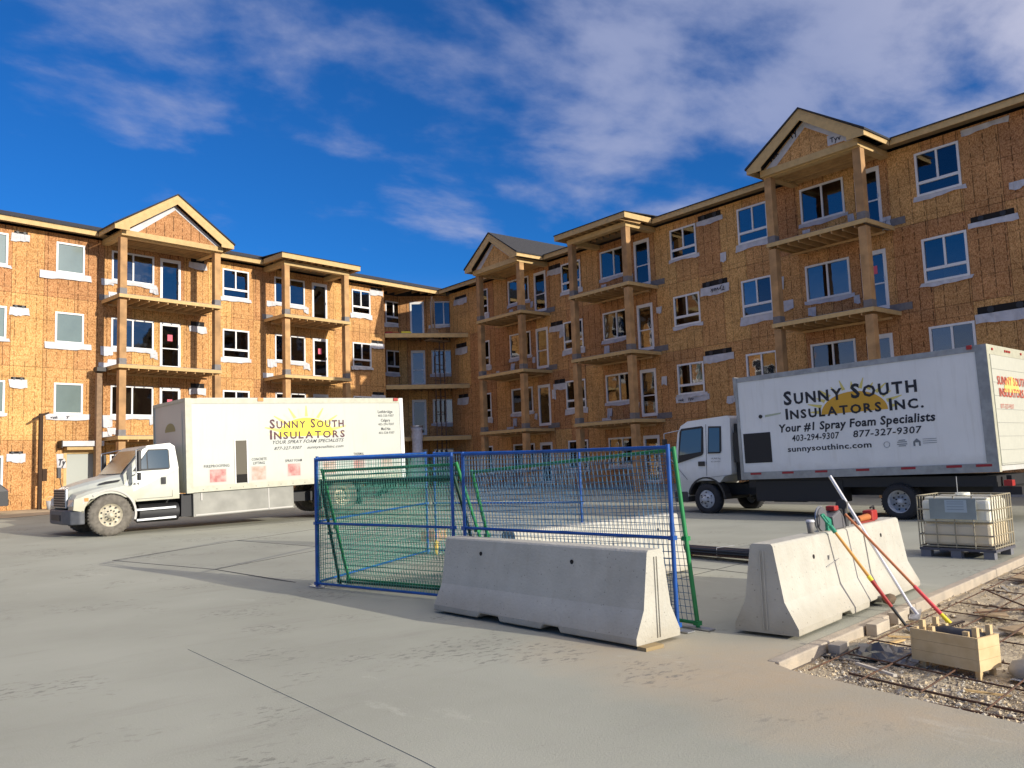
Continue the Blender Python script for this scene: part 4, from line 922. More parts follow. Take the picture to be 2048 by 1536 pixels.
for p, q in (((.04,1.05),(.04,2.48)),((-.62,.95),(-.95,1.3)),((.04,1.0),(.8,1.06))): m.beam((p[0],ys2(p[1])-.001,p[1]),(q[0],ys2(q[1])-.001,q[1]),.006,.012, up=(0,1,0))
put_text(m, '14,969 kg', .22, .52, 1.50, y=.016, h=.045); put_text(m, '403-294-9307', .2, .52, 1.42, y=.016, h=.035)
m.build('door_seam', CHAS, cab2)
m = MB(); m.box(-1.10,-.62,.0,W2,.32,.62); m.box(-1.11,-1.0,.2,W2-.2,.66,.9,0); m.build('bumper', mat('dark_bumper', (.05,.05,.055), .6), TR, bevel=.04)
m = MB(); m.box(-.70,.74,-.01,.25,.62,.70)
arch2 = [(.0+.56*cos(radians(a)), .42+.56*sin(radians(a))) for a in range(170,-5,-14)]
for p, q in zip(arch2, arch2[1:]): m.beam((p[0],.1,p[1]),(q[0],.1,q[1]),.24,.03, up=(0,1,0)) if False else m.add([(p[0],.0,p[1]),(q[0],.0,q[1]),(q[0],.3,q[1]),(p[0],.3,p[1])], [(0,1,2,3)])
m = MB()
outer = [(.0+.62*cos(radians(a)), .42+.60*sin(radians(a))) for a in range(0,175,14)]
m.exz(arch2+outer, 0.0, .30); m.build('wheel_arch', BLKP, TR)
m = MB(); m.box(.86,1.16,.25,2.1,.9,2.45); m.box(.9,1.1,.1,.3,1.4,2.2); m.build('intake_stack', CHAS, TR)
for s, yb in ((1,.0),(-1,W2)):
    m = MB(); m.path([(-.80,yb+s*.06,2.36),(-1.18,yb-s*.22,2.28),(-1.18,yb-s*.22,1.70),(-.95,yb+s*.02,1.35)], .014, 6, 1); m.box(-1.20,-1.14,yb-s*.22-.08,yb-s*.22+.08,1.78,2.12,0); m.build('mirror', [BLKP, STEEL], cab2)
# box
R2 = Matrix.Rotation(-radians(.95), 4, 'Y')
qx0, qx1, qz0, qz1, qy0, qy1 = 1.24, 7.42, .93, 3.60, -.05, 2.43
m = MB(); m.box(qx0,qx1,qy0,qy1,qz0,qz1); bx = m.build('cargo_box', TRB2, TR, R2)
m = MB(); m.box(qx0-.01,qx1+.01,qy0-.02,qy0,qz0-.02,qz0+.17)
m.box(qx0-.01,qx1+.01,qy0-.015,qy0,qz1-.10,qz1+.03); m.box(qx0-.03,qx0+.05,qy0-.025,qy0+.03,qz0-.02,qz1+.04); m.box(qx1-.20,qx1+.03,qy0-.025,qy0+.05,qz0-.02,qz1+.04)
m.build('box_rail', TRFR, bx)
m = MB(); m.box(qx0-.08,qx0-.02,qy0+.0,qy1,qz1-.5,qz1+.06); m.build('front_cap', TRFR, bx)
for i, x in enumerate((1.50,2.42,3.32,4.36,5.42,6.40,7.0)):
    q = MB(); q.box(x,x+.32,qy0-.026,qy0-.0215,qz0+.10,qz0+.155); q.build('reflective_tape', REFL, bx)
m = MB(); m.box(1.36,2.16,qy0-.012,qy0-.002,1.34,2.12); m.build('dark_hatch', mat('matt_black_panel',(.022,.022,.024),.8), bx)
m = MB(); m.tube((1.92,qy0-.02,2.54),(1.92,qy0,2.54),.05,14); m.build('filler_port', INK, bx)
m = MB(); m.extr([(2.05,qy0-.004,2.51),(2.50,qy0-.004,2.56),(2.52,qy0-.004,2.60),(2.05,qy0-.004,2.57)], (0,.002,0)); m.build('pale_swoosh', mat('pale_green_print',(.42,.46,.34),.6), bx)
m = MB(); m.box(qx1-.35,qx1-.25,qy0-.05,qy0-.024,qz1-.04,qz1+.05); m.build('marker_light', RED, bx)
yl = qy0-.006
m = MB(); cxs, cz0 = 4.43, 2.44
pts = [(cxs+.82*cos(t), cz0+.50*sin(t)) for t in [pi*i/24 for i in range(25)]]; m.add([(x, yl+.002, z) for x, z in pts], [tuple(range(25))]); m.build('sun_logo', SUNO, bx)
m = MB()
for i in range(13):
    t = pi*(i+.5)/13; d2 = V((cos(t), sin(t)*.66)); p2 = V((-sin(t), cos(t)))*.045; r0, r1 = .86, 1.12+.12*(i%2)
    a2 = V((cxs, cz0))+d2*r0; b2 = V((cxs, cz0))+d2*r1
    m = MB(); m.add([(a2.x-p2.x,yl+.002,a2.y-p2.y),(a2.x+p2.x,yl+.002,a2.y+p2.y),(b2.x+p2.x*.2,yl+.002,b2.y+p2.y*.2),(b2.x-p2.x*.2,yl+.002,b2.y-p2.y*.2)], [(0,1,2,3)]); m.build('sun_ray', SUNY, bx); m = MB()
m = MB(); put_text(m, 'SUNNY SOUTH', 2.62, 5.94, 2.78, y=yl, h=.34, bold=.034, smallcaps=True); put_text(m, 'INSULATORS INC.', 2.64, 6.05, 2.41, y=yl, h=.27, bold=.034, smallcaps=True); m.build('company_name', INK, bx)
m = MB(); put_text(m, 'Your #1 Spray Foam Specialists', 2.42, 6.27, 2.09, y=yl, h=.20, bold=.028, shear=.12)
put_text(m, '403-294-9307', 2.76, 4.02, 1.84, y=yl, h=.16, bold=.014, shear=.12); put_text(m, '877-327-9307', 4.36, 5.96, 1.84, y=yl, h=.16, bold=.014, shear=.12); put_text(m, 'sunnysouthinc.com', 2.62, 4.78, 1.58, y=yl, h=.14, bold=.02)
m.build('lettering', INK, bx)
m = MB()
GI = mat('grey_print', (.16,.18,.20), .6)
for k in range(8):
    t = 2*pi*k/8; m.beam((5.14+.07*cos(t),yl,1.62+.07*sin(t)),(5.14+.07*cos(t+.7),yl,1.62+.07*sin(t+.7)),.004,.014, up=(0,1,0))
for z in (1.56,1.60,1.65,1.69): m.box(5.36+abs(z-1.62)*.8,5.62-abs(z-1.62)*.8,yl-.001,yl+.002,z,z+.018)
m.extr([(5.74,yl,1.55),(5.74,yl,1.65),(5.82,yl,1.72),(5.90,yl,1.65),(5.90,yl,1.55),(5.86,yl,1.55),(5.86,yl,1.63),(5.78,yl,1.63),(5.78,yl,1.55)], (0,.003,0))
for z in (1.60,1.645,1.69): m.box(5.95,6.25,yl-.001,yl+.002,z,z+.010)
m.build('badge', GI, bx)
# rear door
m = MB(); m.box(qx1+.031,qx1+.05,qy0+.12,qy1-.12,qz0+.12,qz1-.18); rd = m.build('roll_door', mat('cream_door',(.56,.56,.48),.4,var=.05), bx)
for i in range(8):
    q = MB(); q.box(qx1+.05,qx1+.056,qy0+.13,qy1-.13,qz0+.15+i*.29,qz0+.155+i*.29); q.build('door_groove', TRFR, rd)
m = MB(); m.box(qx1+.0,qx1+.035,qy0-.02,qy1+.02,qz1-.17,qz1+.04); m.box(qx1,qx1+.035,qy0-.02,qy0+.115,qz0-.02,qz1-.17); m.box(qx1,qx1+.035,qy1-.115,qy1+.02,qz0-.02,qz1-.17); m.build('door_frame', mat('cream_rail',(.66,.64,.52)), bx)
for y in (.25,1.05,1.19,1.33,2.1):
    q = MB(); q.box(qx1+.036,qx1+.05,y-.04,y+.04,qz1-.08,qz1-.03); q.build('marker_light', RED, bx)
m = MB(); m.extr([(qx1+.058,1.18+.5*cos(t),2.62+.36*sin(t)) for t in [pi*i/12 for i in range(13)]], (.002,0,0)); m.build('sun_logo', SUNY, bx)
vs, fs, me = text('SUNNY SOUTH', .26, None, bold=.005); bpy.data.meshes.remove(me); m = MB(); m.add([(qx1+.062, .30+a, 2.78+b) for a, b in vs], fs)
vs, fs, me = text('INSULATORS', .26, None, bold=.005); bpy.data.meshes.remove(me); m.add([(qx1+.062, .34+a, 2.52+b) for a, b in vs], fs)
vs, fs, me = text('877-327-9307', .14, None); bpy.data.meshes.remove(me); m.add([(qx1+.062, .34+a, 2.26+b) for a, b in vs], fs); m.build('lettering', mat('red_print',(.5,.08,.05),.6), bx)
m = MB(); m.box(7.2,7.75,.15,2.25,.55,.72); m.box(7.4,7.5,.4,.5,.55,.95); m.box(7.4,7.5,1.9,2.0,.55,.95); m.build('rear_bumper', CHAS, TR)
m = MB(); m.box(7.46,7.62,.02,.2,.74,.86); m.build('tail_light', RED, TR)

# ================================================================== dark car at the left edge
CAR = thing('parked_car', 'dark car parked against the building wall at the left edge', 'car', (4.34, 37.6, gz(37.6)+.0), radians(8.5)+pi)
prof = [(0,.30),(0,.85),(.12,1.0),(.30,1.12),(.62,1.42),(1.1,1.50),(2.4,1.48),(3.2,1.06),(4.2,.92),(4.42,.70),(4.42,.30)]
m = MB(); m.loft([[(x,.0+max(0,z-.95)*.28,z) for x,z in prof],[(x,1.78-max(0,z-.95)*.28,z) for x,z in prof]]); cb = m.build('body', mat('dark_car_paint',(.018,.018,.022),.5), CAR, bevel=.06)
for s, yy in ((1,-.004),(-1,1.784)):
    def yc(z): return (.28*max(0,z-.95)-.006) if s > 0 else (1.784-.28*max(0,z-.95)+.002)
    q = MB(); q.extr([(x,yc(z),z) for x,z in ((.55,1.08),(.80,1.38),(1.7,1.42),(1.7,1.08))], (0,.005,0)); q.build('side_window', CG2, cb); q = MB(); q.extr([(x,yc(z),z) for x,z in ((1.78,1.08),(1.78,1.42),(2.35,1.41),(2.95,1.08))], (0,.005,0)); q.build('side_window', CG2, cb)
m = MB(); m.extr([(.10,.35,1.02),(.10,1.43,1.02),(.52,1.33,1.40),(.52,.45,1.40)], (-.02,0,.02)); m.build('rear_window', CG2, cb)
for y in (.08,1.5): q = MB(); q.box(-.02,.04,y,y+.2,.75,.92); q.build('tail_light', REFL, cb)
m = MB(); m.box(-.06,.1,.1,1.68,.32,.55); m.build('bumper', BLKP, cb, bevel=.03)
for x in (.85,3.5):
    for y, s in ((0,1),(1.78,-1)): wheel(CAR, x, y, .33, .33, .2, RUBD, RIMW, .2, 5, s, .02)

# dark brown pole with a crossarm and a side box
PP = thing('dark_pole', 'dark brown pole with crossarm and side box in front of the lit wall', 'pole', tuple((FL @ V((-22.86,-.55,0))).to_tuple()[:2])+(.42,), PHI)
BRW = mat('dark_brown', (.05,.026,.013), .9, var=.3, vscale=6)
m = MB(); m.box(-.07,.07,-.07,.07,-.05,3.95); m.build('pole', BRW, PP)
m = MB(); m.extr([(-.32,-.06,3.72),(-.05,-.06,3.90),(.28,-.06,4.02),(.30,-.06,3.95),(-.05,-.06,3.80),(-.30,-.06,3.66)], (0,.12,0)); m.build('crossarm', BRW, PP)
m = MB(); m.box(.07,.24,-.10,.06,1.18,1.68); m.build('side_box', BRW, PP, bevel=.01)
LP = thing('light_pole', 'tall brown timber post with a black lamp on top beside the left gabled balconies', 'pole', tuple((FL @ V((-20.62,-.55,0))).to_tuple()[:2])+(.42,), PHI)
m = MB(); m.box(-.11,.11,-.11,.11,0,5.75); m.build('post', mat('weathered_brown_post',(.30,.19,.11),.85,var=.3), LP)
m = MB(); m.lathe([(.001,5.75),(.16,5.78),(.24,5.88),(.20,6.0),(.001,6.03)], (0,0,0), 12, 'z'); m.box(-.2,.2,-.34,-.12,5.80,5.97); m.build('lamp_head', BLKP, LP)
bk = thing('bucket', 'pale grey bucket on the dirt beside the pole', 'bucket', tuple((FL @ V((-22.62,-1.1,0))).to_tuple()[:2])+(.42,))
m = MB(); m.lathe([(.001,.0),(.13,.0),(.17,.38),(.16,.38),(.12,.02),(.001,.02)], (0,0,0), 18, 'z'); m.build('pail', mat('grey_plastic',(.42,.42,.42),.6), bk); m = MB(); m.path([(.165*cos(t),0,.36+.2*sin(t)) for t in [pi*i/8 for i in range(9)]], .006, 5); m.build('handle', STEEL, bk)

# debris chute at the corner
ch = thing('debris_chute', 'white fabric debris chute hanging at the inner corner balconies', 'chute', tuple((FL @ V((-3.3,-1.3,0))).to_tuple()[:2])+(.5,))
m = MB(); m.lathe([(.62,0),(.56,.9),(.45,1.45),(.30,1.75),(.30,2.6),(.34,2.9),(.30,3.2),(.36,3.42),(.33,3.42),(.27,3.2),(.27,1.7),(.5,0.)], (0,0,0), 16, 'z'); m.build('sleeve', mat('white_tarp',(.62,.62,.66),.7,var=.2,bump=.6,bscale=6), ch)
m = MB(); m.lathe([(.35,3.42),(.38,3.42),(.38,3.50),(.35,3.50),(.35,3.42)], (0,0,0), 16, 'z'); m.build('hoop', STEEL, ch)
# scaffold tower
sf = thing('scaffold_mast', 'thin brown mast scaffold rising in front of the inner corner balconies', 'scaffold', tuple((FL @ V((-1.30,-1.2,0))).to_tuple()[:2])+(.45,), PHI)
SM = mat('rusty_scaffold_tube', (.16,.10,.07), .7, var=.3)
for x in (-.35,.02,.38):
    m = MB(); m.tube((x,0,0),(x,0,9.1 if x != -.35 else 8.2),.035,8); m.build('standard', SM, sf)
for i in range(9):
    m = MB(); m.tube((-.35,0,.6+i*.95),(.38,0,.6+i*.95),.022,6); m.build('ledger', SM, sf)
m = MB(); m.tube((-.62,-.05,9.0),(-.55,-.05,11.35),.06,8); m.tube((-.30,.02,8.9),(-.34,.02,11.2),.05,8); m.box(-.75,-.15,-.14,.14,8.75,9.35); m.build('guide_post', mat('weathered_timber',(.34,.24,.15),.8,var=.3), sf)
m = MB(); m.box(-.9,.6,-.3,.3,8.66,8.74); m.build('platform', mat('weathered_timber',(.34,.24,.15)), sf)
for (s_, c_, l_, nm) in ((-4.2, RED, 'red strap coil on the top corner balcony edge', 0), (-3.2, YEL, 'yellow tool case on the top corner balcony edge', 1), (-3.9, ORANGE, 'orange hose coil on the top corner balcony edge', 2)):
    p = (FL @ V((s_,.18+(s_+4.48)*.0,0))); o = thing(['strap_coil','tool_case','hose_coil'][nm], l_, ['strap','case','hose'][nm], (p.x+.1, p.y-.0-(s_+4.48)*.45, 9.505), PHI-.5)
    m = MB()
    if nm == 1: m.box(-.3,.3,-.06,.06,0,.16); m.build('case', c_, o, bevel=.02); q = MB(); q.path([(-.08,0,.16),(-.08,0,.21),(.08,0,.21),(.08,0,.16)], .01, 5); q.build('handle', BLKP, o)
    else:
        for k in range(3): m.path([(.24*cos(t)+.02*k,.1*sin(t),.03+.035*k) for t in [2*pi*i/14 for i in range(15)]], .022, 6)
        m.build('coil', c_, o)

# ================================================================== jersey barriers
def barrier(p0, p1, label, hh=.81, holes=((.28,.70),(.74,.70)), lift=.03, notch=((.28,.36),(.60,.70)), wb=.30):
    p0, p1 = V((*p0,0)), V((*p1,0)); d = p1-p0; Ln = d.length; rz = atan2(d.y, d.x)
    T_ = thing('concrete_barrier', label, 'barrier', (p0.x, p0.y, 0), rz, 'jersey barriers')
    prof = [(-wb,lift),(-wb,.09),(-.185,.31),(-.108,hh-.02),(-.09,hh),(.09,hh),(.108,hh-.02),(.185,.31),(wb,.09),(wb,lift)]
    nprof = [(-wb+.012,.072),(-wb+.006,.09),(-.185,.31),(-.108,hh-.02),(-.09,hh),(.09,hh),(.108,hh-.02),(.185,.31),(wb-.006,.09),(wb-.012,.072)]
    secs = []; xs = [(0,0),(.004,0)]
    for a, b in notch: xs += [(a-.012,0),(a,1),(b,1),(b+.012,0)]
    xs += [(1,0)]
    rd = random.Random(int(Ln*1000))
    for t, nn in xs: secs.append([(t*Ln, y, z) for y, z in (nprof if nn else prof)])
    # close bottom
    m = MB(); m.loft(secs); b = m.build('barrier_body', CONC, T_, bevel=.012)
    for t, z in holes:
        yy = .108+(hh-.02-z)*(.077/(hh-.33))
        for s in (-1,1):
            q = MB(); q.tube((t*Ln, s*(yy+.004), z),(t*Ln, s*(yy-.05), z),.022,12); q.build('lifting_hole', DARK, T_)
    for x, s in ((0,-1),(Ln,1)):
        q = MB(); q.box(x-.012 if s<0 else x-.004, x+.004 if s<0 else x+.012, -.022, -.012, .06, hh-.06); q.box(x-.012 if s<0 else x-.004, x+.004 if s<0 else x+.012, .012, .022, .06, hh-.06); q.build('key_slot', CONC, T_)
    return T_
b1 = barrier((5.37,7.80), (5.515,4.925), 'nearest concrete barrier, shaded long side with two dark lifting holes', holes=((.22,.66),(.69,.66)), notch=((.27,.37),(.60,.67)))
b2 = barrier((6.36,4.42), (9.62,4.90), 'sunlit concrete barrier with long handled tools leaning on it', holes=((.24,.62),(.80,.66)), notch=((.30,.36),(.52,.60)))
b3 = barrier((6.05,7.66), (9.28,7.93), 'white sunlit concrete barrier behind the blue fence panels', holes=((.12,.66),(.84,.62)), notch=((.3,.36),(.6,.68)))
q = MB(); q.beam((1.02,-.158,.50),(1.36,-.150,.545),.008,.012, up=(0,1,0)); q.beam((1.10,-.15,.56),(1.11,-.15,.60),.008,.02, up=(0,1,0)); q.build('scratch', CONC2, b2)
# timber blocks under the near barrier
wg = tag(MB().box(-.06,.16,-.05,.05,0,.03).build('timber_shim', mat('yellowed_wood',(.30,.22,.11),.9)), 'short yellowish timber shim wedged under the near barrier end', 'wood block'); wg.location = (5.28,4.86,.001)

# ================================================================== fence panels
def panel(b0, b1, t0, t1, lab, rail, wire, mid=True, nv=54, nh=26, wr=.0034, group='temporary fence panels', topbends=False):
    b0, b1, t0, t1 = map(V, (b0, b1, t0, t1)); c = b0.copy()
    o = thing('fence_panel', lab, 'fence', c, 0, group); b0, b1, t0, t1 = b0-c, b1-c, t0-c, t1-c
    R_ = .021
    for a, b in ((b0,t0),(b1,t1)):
        m = MB(); e = (b-a).normalized()*.03; m.tube(a, b+e, R_, 10); m.build('post', rail, o)
    r0, r1 = b0.lerp(t0,.03), b1.lerp(t1,.03)
    m = MB(); m.tube(r0, r1, R_*.8, 8); m.build('bottom_rail', rail, o); m = MB(); m.tube(t0, t1, R_*.9, 8); m.build('top_rail', rail, o)
    if mid: m = MB(); m.tube(b0.lerp(t0,.5), b1.lerp(t1,.5), R_*.8, 8); m.build('middle_rail', rail, o)
    m = MB()
    for i in range(1, nv):
        t = i/nv; p, q = r0.lerp(r1,t), t0.lerp(t1,t); m.tube(p, q, wr, 3, cap=False, sm=False)
    for j in range(1, nh):
        t = j/nh; m.tube(b0.lerp(t0,t), b1.lerp(t1,t), wr, 3, cap=False, sm=False)
    if topbends:
        for t in (.955,.915,.88): m.tube(b0.lerp(t0,t), b1.lerp(t1,t), wr*2.2, 4, cap=False)
    m.build('wire_mesh', wire, o, fix=False)
    for t in (.03,.5):
        for (a, b) in ((b0,t0),(b1,t1)):
            q = MB(); p = a.lerp(b,t); q.box(p.x-.03,p.x+.03,p.y-.03,p.y+.03,p.z-.02,p.z+.02) ; q.build('clamp', rail, o)
    # foot
    for p in (b0, b1):
        q = MB(); q.box(p.x-.05,p.x+.05,p.y-.16,p.y+.16,.001,.012); q.build('foot_plate', STEEL, o)
    return o
Lp, Jp, Jp2, Rp, Bp, Pp = (5.08,10.74,.005), (5.64,8.20,.005), (5.68,8.02,.005), (6.04,5.16,.005), (8.42,12.96,.012), (9.80,10.36,.005)
def up(p, h_, dx=0, dy=0): return (p[0]+dx, p[1]+dy, p[2]+h_)
panel(Lp, Jp, up(Lp,1.75), up(Jp,1.73), 'blue fence panel on the left, standing on the concrete edge', BLUE, GREENW)
panel(Jp2, Rp, up(Jp2,1.73), up(Rp,1.70), 'blue fence panel on the right, standing behind the nearest concrete barrier', BLUE, BLUEW)
panel((5.16,10.86,.005), (8.36,13.0,.01), (5.16,10.86,1.78), (8.36,13.0,1.86), 'blue fence panel running back from the left post', BLUE, GREENW, nv=60, wr=.004)
panel((8.48,12.9,.01), Pp, up((8.48,12.9,.01),1.84), up(Pp,1.79), 'rearmost blue fence panel, farthest from the camera', BLUE, BLUEW, wr=.004)
panel((5.60,10.78,.005), (6.25,8.15,.005), (5.16,10.70,1.60), (5.72,8.20,1.62), 'green fence panel leaning against the back of the left blue panel', GREEN, GREENW, mid=False, topbends=True, wr=.0028)
panel((6.20,8.0,.005), (6.24,5.08,.005), (5.74,7.92,1.52), (6.09,5.13,1.68), 'green fence panel leaning behind the right blue panel beside the nearest barrier', GREEN, BLUEW, mid=False, nv=50)
panel((5.42,10.72,.005), (6.10,8.18,.005), (5.13,10.69,1.45), (5.70,8.22,1.45), 'dark green fence panel leaning between two other left panels', mat('dark_green_paint',(.008,.05,.03),.5), GREENW, mid=False, wr=.0026)
for i, (p, ttl) in enumerate((((9.72,14.86), 'wider pinkish plywood crate behind the fence'),)):
    o = thing('plywood_crate', ttl, 'crate', (p[0],p[1],gz(p[1])), .5)
    m = MB(); m.box(-.28,.28,-.16,.16,.0,.22); m.build('crate_box', mat('pink_plywood',(.52,.34,.24),.8,var=.3), o)
    for x in (-.22,0,.22): q = MB(); q.box(x-.03,x+.03,-.175,-.16,.0,.24); q.build('batten', WOODB, o)
o = thing('timber_stake', 'short yellow timber stake standing inside the fence enclosure', 'stake', (8.36,12.72,gz(12.7))); m = MB(); m.extr([(-.02,-.02,.0),(.02,-.02,.0),(.05,-.02,.22),(.0,-.02,.27),(-.03,-.02,.2)], (0,.04,0)); m.build('stake', mat('yellow_timber',(.55,.38,.08),.8), o)

# ================================================================== pipes
pb = thing('pipe_bundle', 'bundle of long black pipes tied with wire lying behind the tool barrier', 'pipes', (10.75,9.1,0), atan2(7.35-9.05,10.6-10.75))
rd = random.Random(5)
for i in range(22):
    lay = i//8; m = MB(); y = -.17+(i%8)*.048+rd.uniform(-.01,.01); z = .07+lay*.042
    m.tube((rd.uniform(-.35,.1),y*1.3,z),(3.0+rd.uniform(-.2,.3),y*.8,z+rd.uniform(-.01,.03)),.018,7); m.build('pipe', BLKP if i%3 else RUST, pb)
for x in (.12,2.0): m = MB(); m.box(x,x+.1,-.28,.28,0,.052); m.build('bearer', WOOD, pb)
m = MB(); m.path([(1.05,-.2,.05),(1.05,-.2,.2),(1.05,.2,.2),(1.05,.2,.05),(1.05,-.2,.05)], .005, 5); m.build('tie_wire', STEEL, pb)

# ================================================================== IBC tote
a0 = atan2(4.95-5.95, 12.67-12.60)
IB = thing('ibc_tote', 'translucent white liquid tote in a wire cage on a low pallet', 'tank', (12.60,5.95,0), a0)
w0, d0, zt = 1.02, .84, .90
ibm = mat('milky_plastic', (.86,.84,.70), .35, col2=(.80,.77,.62), vscale=1.2)
m = MB(); m.box(.04,w0-.04,.04,d0-.04,.17,.50,1); m.box(.04,w0-.04,.04,d0-.04,.50,zt-.06,0); m.build('tank', [ibm, mat('milky_plastic_full',(.78,.66,.46),.35)], IB, bevel=.05)
m = MB(); m.box(.08,w0-.08,.08,d0-.08,zt-.06,zt-.02); m.build('tank_top', ibm, IB, bevel=.03)
m = MB(); m.tube((w0/2,d0/2,zt-.03),(w0/2,d0/2,zt+.03),.10,16); m.build('lid', ibm, IB)
cg = mat('cage_tube', (.34,.30,.21), .5, metal=.2)
for z in (.16,.33,.52,.70,zt):
    m = MB(); m.path([(0,0,z),(w0,0,z),(w0,d0,z),(0,d0,z),(0,0,z)], .010, 6); m.build('cage_ring', cg, IB)
for i in range(5):
    x = w0*i/4
    for y in (0, d0): m = MB(); m.tube((x,y,.14),(x,y,zt),.009,6); m.build('cage_bar', cg, IB)
for i in range(1, 8):
    y = d0*i/8
    for x in (0, w0): m = MB(); m.tube((x,y,.14),(x,y,zt),.009,6); m.build('cage_bar', cg, IB)
m = MB(); m.box(.18,w0-.20,-.022,-.012,.56,zt-.04); m.build('label_plate', mat('grey_plate',(.32,.37,.36),.5,var=.25,vscale=3), IB)
m = MB(); m.box(.40,.70,-.027,-.0225,.66,.84,0)
for z in (.70,.74,.78,.81): m.box(.43,.66,-.029,-.0275,z,z+.008,1)
m.build('paper_label', [mat('faded_label',(.40,.48,.52),.6), mat('faded_ink',(.22,.27,.32),.6)], IB)
for x0 in (0,.42,.86):
    for y0 in (0,d0-.12): m = MB(); m.box(x0,x0+.14,y0,y0+.12,.0,.10); m.build('pallet_foot', mat('zinc_grey',(.20,.20,.22),.6,metal=.3), IB)
m = MB(); m.box(-.01,w0+.01,-.01,d0+.01,.10,.135); m.build('pallet_deck', mat('zinc_dark',(.10,.10,.12),.6,metal=.3), IB)
m = MB(); m.tube((.55,.10,zt),(.55,.10,zt+.28),.006,6); m.build('dip_rod', STEEL, IB)

# ================================================================== tools
def tool(name, label, cat, b, t, parts):
    b, t = V(b), V(t); o = thing(name, label, cat, b); d = t-b
    for (k0, k1, r0, r1, mt, nm) in parts:
        m = MB(); m.tube(d*k0, d*k1, r0, 10, r1, cap=True); m.build(nm, mt, o)
    return o, d
wb_, wt_ = (8.496,4.103,-.10), (8.526,4.966,1.337)
o, d = tool('bull_float', 'long handled float with white metal pole, tallest of the leaning tools', 'tool', wb_, wt_, [(.02,1,.017,.019,mat('white_metal',(.68,.68,.70),.35,metal=.4),'pole')])
m = MB(); m.beam((-.28,-.10,.03),(.28,.14,.03),.10,.015); m.build('blade', STEEL, o); m = MB(); m.tube((0,0,.02),d*.06,.03,8); m.build('bracket', STEEL, o)
o, d = tool('shovel', 'shovel with green handle end and orange shaft leaning on the sunlit barrier', 'shovel', (7.825,3.86,-.10), (7.571,4.525,.983), [(.20,.42,.016,.020,RED,'red_grip'),(.42,.46,.021,.021,YEL,'yellow_band'),(.46,.86,.016,.014,mat('orange_fibreglass',(.62,.30,.06),.5),'shaft'),(.84,.90,.022,.022,GRP,'collar'),(.02,.20,.013,.016,CHAS,'socket')])
sd_ = d.normalized(); lat = sd_.cross(V((0,0,1))).normalized()
m = MB(); e0 = d*.90; e1 = d*1.0; m.path([tuple(e0), tuple(e0+lat*.05+sd_*.04), tuple(e1+lat*.055), tuple(e1-lat*.055), tuple(e0-lat*.05+sd_*.04), tuple(e0)], .013, 6); m.build('d_handle', GRP, o)
m = MB(); nb = lat.cross(sd_)
rows = [(.0,.09,.0),(.06,.12,.012),(.16,.12,.02),(.24,.10,.018),(.30,.04,.01)]
secs = []
for l, hw, cv in rows:
    c = -sd_*(l-.04)+V((0,0,.02)); secs.append([c-lat*hw+nb*cv, c-nb*.006, c+lat*hw+nb*cv, c+lat*hw+nb*(cv-.006), c-nb*.014, c-lat*hw+nb*(cv-.006)])
m.loft(secs); m.build('blade', mat('worn_blade_steel',(.22,.23,.25),.45,metal=.6), o)
o, d = tool('garden_rake', 'tool with orange brown shaft, red grip and yellow end leaning on the sunlit barrier', 'rake', (8.294,3.675,-.10), (8.087,4.571,.956), [(.10,.34,.019,.018,mat('pinkish_red',(.62,.06,.07),.5),'red_grip'),(.34,1,.014,.013,mat('brown_fibreglass',(.42,.15,.06),.5),'shaft'),(.02,.10,.022,.019,YEL,'yellow_socket')])
m = MB(); m.beam((-.20,.02,.015),(.20,-.02,.015),.03,.02)
for i in range(9): x = -.19+i*.047; m.tube((x,0,.015),(x,-.03,-.05),.005,5)
m.build('rake_head', mat('dark_rusty_steel',(.07,.05,.04),.8), o)
# tools standing on the barrier top
def bt(t): return V((6.36+(9.62-6.36)*t, 4.42+.48*t, .81))
az = atan2(.48, 3.26)
cup = thing('coffee_cup', 'grey disposable coffee cup with a pale lid on the barrier top', 'cup', (*bt(.33).to_tuple()[:2], .811)); m = MB(); m.lathe([(.001,0),(.030,0),(.040,.11),(.001,.11)], (0,0,0), 16, 'z'); m.build('cup_body', mat('grey_paper',(.20,.19,.18),.7), cup); m = MB(); m.lathe([(.042,.11),(.043,.12),(.036,.132),(.001,.132)], (0,0,0), 16, 'z'); m.build('lid', mat('pale_lid',(.6,.6,.62),.5), cup)
sw = thing('cutoff_saw', 'dark petrol cutoff saw with a red top, lying on the barrier among the tools', 'saw', (*bt(.47).to_tuple()[:2], .811), az)
m = MB(); m.loft([[(-.05,-.07,0),(-.05,.07,0),(-.05,.06,.13),(-.05,-.06,.13)],[(.14,-.08,0),(.14,.08,0),(.14,.07,.19),(.14,-.07,.19)],[(.26,-.07,0),(.26,.07,0),(.26,.05,.13),(.26,-.05,.13)]]); m.build('engine_body', mat('grey_casing',(.12,.12,.13),.5), sw, bevel=.015)
m = MB(); m.box(.05,.16,-.05,.05,.185,.235); m.build('filter_cover', RED, sw, bevel=.012)
m = MB(); m.tube((-.20,-.02,.12),(-.20,.02,.12),.12,24); m.build('blade_guard', mat('grey_casing',(.12,.12,.13),.5), sw); m = MB(); m.tube((-.20,-.004,.12),(-.20,.004,.12),.135,24); m.build('cutting_disc', STEEL, sw)
m = MB(); m.path([(.26,0,.05),(.36,0,.10),(.34,0,.18),(.14,0,.20)], .014, 6); m.build('handle', BLKP, sw)
gt = thing('grinder', 'black angle grinder standing upright on the barrier top', 'grinder', (*bt(.60).to_tuple()[:2], .811), az)
